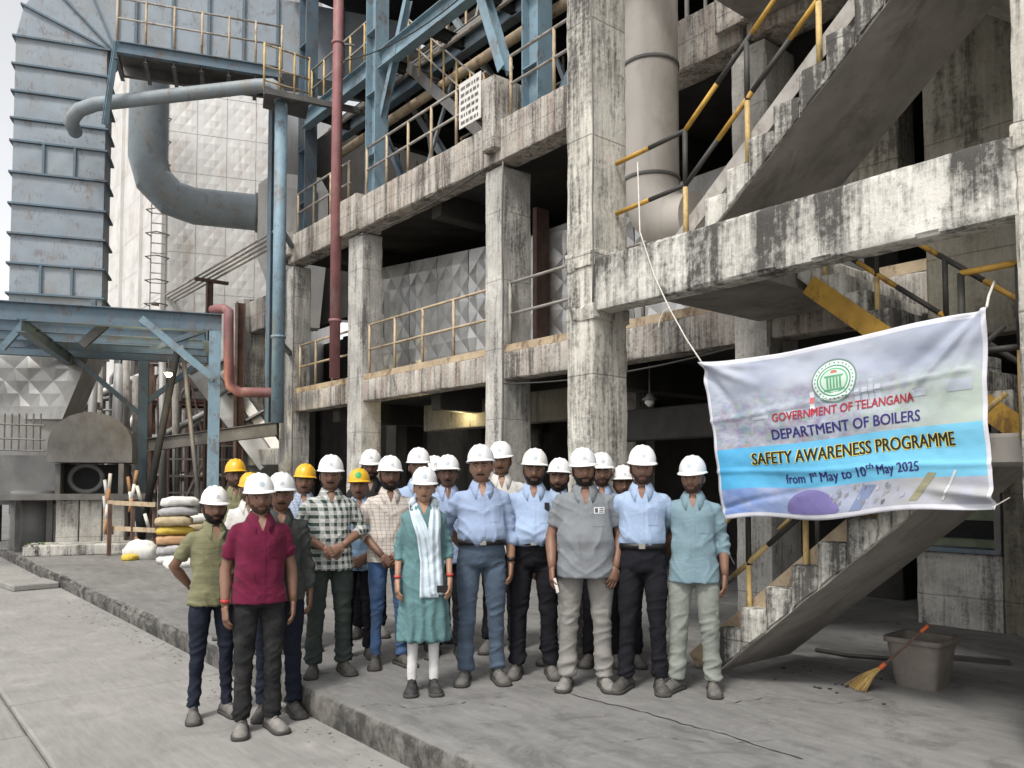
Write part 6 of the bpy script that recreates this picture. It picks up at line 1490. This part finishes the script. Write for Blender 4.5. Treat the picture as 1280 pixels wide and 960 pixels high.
P_('man in blue checked shirt with yellow hard hat beside the plaid shirted man', 380, 7.35, 580, skin=2, shirt=CL_['blcheck'], trousers=TR_['dust'], hat='yellow', seed=7, fine=False, beard='moustache', shoes='dark')
P_('man in sky blue shirt with green badged yellow hard hat', 449, 7.05, 586, skin=2, shirt=CL_['sky'], trousers=TR_['black'], hat='yellow', badge='green', seed=8, shoes='dark', arms=('clasp_low','clasp_low'), beard='moustache')
P_('bearded man in black shirt behind the cream checked man', 463, 8.0, 562, skin=3, shirt=CL_['black'], trousers=TR_['black'], seed=9, fine=False, beard='full')
P_('man in cream checked shirt and blue jeans with hands clasped low', 487, 6.72, 570, yaw=6, skin=3, shirt=CL_['cream'], sleeve='half', hem=.85, trousers=TR_['jeans'], cut='slim', arms=('clasp_low','clasp_low'), beard='full', seed=10, shoes='dark', foot=(8, 26))
r_, so_, bv_, ar_ = P_('woman in teal kurta with long white dupatta and white leggings', 530, 5.9, 584, yaw=2, skin=0, shirt=CL_['kurta'], sleeve='half', trousers=TR_['white'], cut='legging', arms=('fwd','fwd'), beard=None, seed=11, shoes='black', woman=True, collar=False, pocket=False, wd=.84, spread=.085, foot=(4, 4), vneck=.05, belly=0)
def drape(root, name, bv, xc, wdt, zs, waves, amp, off, mat_, ph=0):
    b = MB(); g = []; n = 26; m_ = len(zs)
    for j, z in enumerate(zs):
        for i in range(n+1):
            s_ = i/n-.5; x = xc(z)+wdt(z)*s_; p = front(bv, x, min(z, 1.40), off); y = p.y if p is not None else -.08
            if z > 1.38: y = y + (z-1.38)*1.1
            g.append((x, y - amp*(.55+.45*math.sin(s_*waves*6.28+ph+z*2.0+.6*math.sin(z*9))) - .004*math.sin(z*23+s_*5), z))
    b.add(g, [(j*(n+1)+i, j*(n+1)+i+1, (j+1)*(n+1)+i+1, (j+1)*(n+1)+i) for j in range(m_-1) for i in range(n)])
    o = b.build(name, mat_, root, True, False); md = o.modifiers.new('thickness', 'SOLIDIFY'); md.thickness = .004; return o
it = lambda a: (lambda z: float(np.interp(z, [q[0] for q in a], [q[1] for q in a])))
drape(r_, 'dupatta', bv_, it([(.72,.040),(1.0,.030),(1.2,-.005),(1.36,-.062),(1.46,-.085)]), it([(.72,.15),(1.0,.12),(1.3,.10),(1.46,.065)]), np.linspace(.735, 1.46, 40), 2.5, .013, .010, CL_['dupatta'])
drape(r_, 'dupatta_end', bv_, it([(.72,.105),(1.0,.085),(1.2,.075),(1.36,.085),(1.46,.088)]), it([(.72,.10),(1.0,.10),(1.3,.095),(1.46,.065)]), np.linspace(.755, 1.46, 40), 2.0, .014, .018, CL_['dupatta'], 2)
b = MB(); pts = [(.088*math.cos(a), .012+.080*math.sin(a)-.0, 1.455+.02*math.sin(a)) for a in np.linspace(-.45, math.pi+.45, 20)]; b.tube(pts, [(.024+.004*math.sin(i*2.1), .034) for i in range(20)], 12); b.build('dupatta_neck', CL_['dupatta'], r_, True, False)
for k in (0, 1): cyl_part(r_, 'bangle', ar_[k][2]+Vector((0,.01,.03)), ar_[k][2]+Vector((0,.008,.045)), .027, flat('red_bangle', (.40,.05,.04)))
b = MB(); w0 = ar_[1][2]+Vector((-.05,-.045,-.065)); b.obox(w0, (.05,0,.0), (0,.005,0), (0,0,.026)); b.build('phone', BELT, r_, False, False)
P_('tall man in light blue shirt looking over the cream checked man', 523, 7.3, 560, skin=2, shirt=CL_['ltblue2'], trousers=TR_['jeans'], seed=12, fine=False, beard='stubble', shoes='dark')
P_('man almost hidden behind the woman with only his helmet showing', 543, 7.75, 570, skin=2, shirt=CL_['white'], trousers=TR_['black'], seed=13, fine=False)
P_('man in light blue shirt standing just behind the woman', 560, 7.1, 569, skin=3, shirt=CL_['ltblue'], trousers=TR_['black'], seed=14, shoes='dark', beard='moustache')
r_, so_, bv_, ar_ = P_('moustached man in long sleeved light blue shirt with belt and slate trousers', 602, 6.2, 556, yaw=4, skin=1, shirt=CL_['ltblue'], sleeve='half', tuck=True, belt=True, trousers=TR_['slate'], beard='moustache', belly=.055, wd=1.03, seed=15, shoes='dust', arms=('behind','down'), spread=.12)
cyl_part(r_, 'wristwatch', ar_[1][2]+Vector((0,0,.03)), ar_[1][2]+Vector((0,-.003,.055)), .032, BELT)
P_('smiling man in white shirt behind the belted man', 627, 7.3, 552, skin=1, shirt=CL_['white'], trousers=TR_['black'], seed=16, fine=False, beard='moustache')
r_, so_, bv_, ar_ = P_('stout bearded man in light blue shirt with dark phone in chest pocket', 667, 6.38, 561, yaw=0, skin=2, shirt=CL_['ltblue2'], sleeve='short', tuck=True, belt=True, trousers=TR_['black'], cut='wide', beard='full', belly=.085, wd=1.08, seed=17, shoes='dust', arms=('behind','behind'), spread=.13)
b = MB(); q_ = front(bv_, .10, 1.285, .008); b.obox(q_, (.018,0,0), (0,.006,0), (0,0,.032)); b.build('phone', BELT, r_, False, False)
P_('bearded man in blue shirt peeking between the stout man and the grey polo man', 698, 6.85, 573, skin=1, shirt=CL_['ltblue'], trousers=TR_['black'], seed=18, fine=False, beard='full', dx=.0)
r_, so_, bv_, ar_ = P_('heavy bearded man in grey polo shirt and grey trousers holding paper', 731, 6.02, 560, yaw=2, skin=2, shirt=CL_['grey'], sleeve='short', hem=.80, trousers=TR_['grey'], cut='wide', beard='full', belly=.09, wd=1.14, seed=19, shoes='pale', arms=('fwd','front'), spread=.135, vneck=.10)
b = MB(); b.box((0,0,0),(1,1,1)); 
bb = MB(); patch(bv_, lambda z: (.060, .135), 1.255, 1.300, 3, 6, .0045, bb); lg = bb.build('shirt_logo', flat('logo_white', (.55,.55,.55)), so_, True, False)
bb = MB(); patch(bv_, lambda z: (.066, .088), 1.262, 1.294, 3, 3, .0052, bb); patch(bv_, lambda z: (.098, .128), 1.262, 1.268, 1, 3, .0052, bb); patch(bv_, lambda z: (.098, .128), 1.275, 1.281, 1, 3, .0052, bb); patch(bv_, lambda z: (.098, .128), 1.288, 1.294, 1, 3, .0052, bb); bb.build('logo_mark', flat('logo_dark', (.06,.06,.065)), lg, True, False)
w0 = ar_[0][2]; b = MB(); b.obox(w0+Vector((.035,-.075,-.15)), (.012,-.02,-.03), (.004,.012,-.01), (.0,.0003,.0001)); b.obox(w0+Vector((.03,-.06,-.11)), (.010,0,.004), (0,.002,0), (.012,0,-.05)); b.build('folded_paper', MAT['board'], r_, False, False)
P_('man in dark shirt half hidden behind the grey polo man', 752, 6.75, 566, skin=2, shirt=CL_['ltblue'], trousers=TR_['black'], seed=20, fine=False)
P_('man whose helmet just shows behind the slim blue shirted man', 779, 6.75, 582, skin=2, shirt=CL_['dgrey'], trousers=TR_['black'], seed=21, fine=False)
P_('slim man in sky blue half sleeved shirt and black trousers near the stairs', 802, 5.95, 557, yaw=0, skin=2, shirt=CL_['ltblue2'], sleeve='short', tuck=True, belt=True, trousers=TR_['black'], beard='stubble', belly=.01, wd=.97, seed=22, shoes='dark', arms=('behind','behind'), spread=.12, foot=(24, 6))
r_, so_, bv_, ar_ = P_('man in faded teal shirt and khaki cargo trousers nearest the banner', 866, 5.9, 570, yaw=-2, head_yaw=-4, skin=2, shirt=CL_['teal'], sleeve='half', hem=.80, trousers=TR_['cargo'], cut='wide', beard='stubble', wd=1.0, seed=23, shoes='dust', arms=('behind','down'), spread=.13, foot=(30, 6))
b = MB(); b.rbox((.12,-.065,.55),(.180,.045,.70), .05, .004, .01); b.build('cargo_pocket', TR_['cargo'], r_, False, False)
bpy.data.scenes.remove(TMPS)
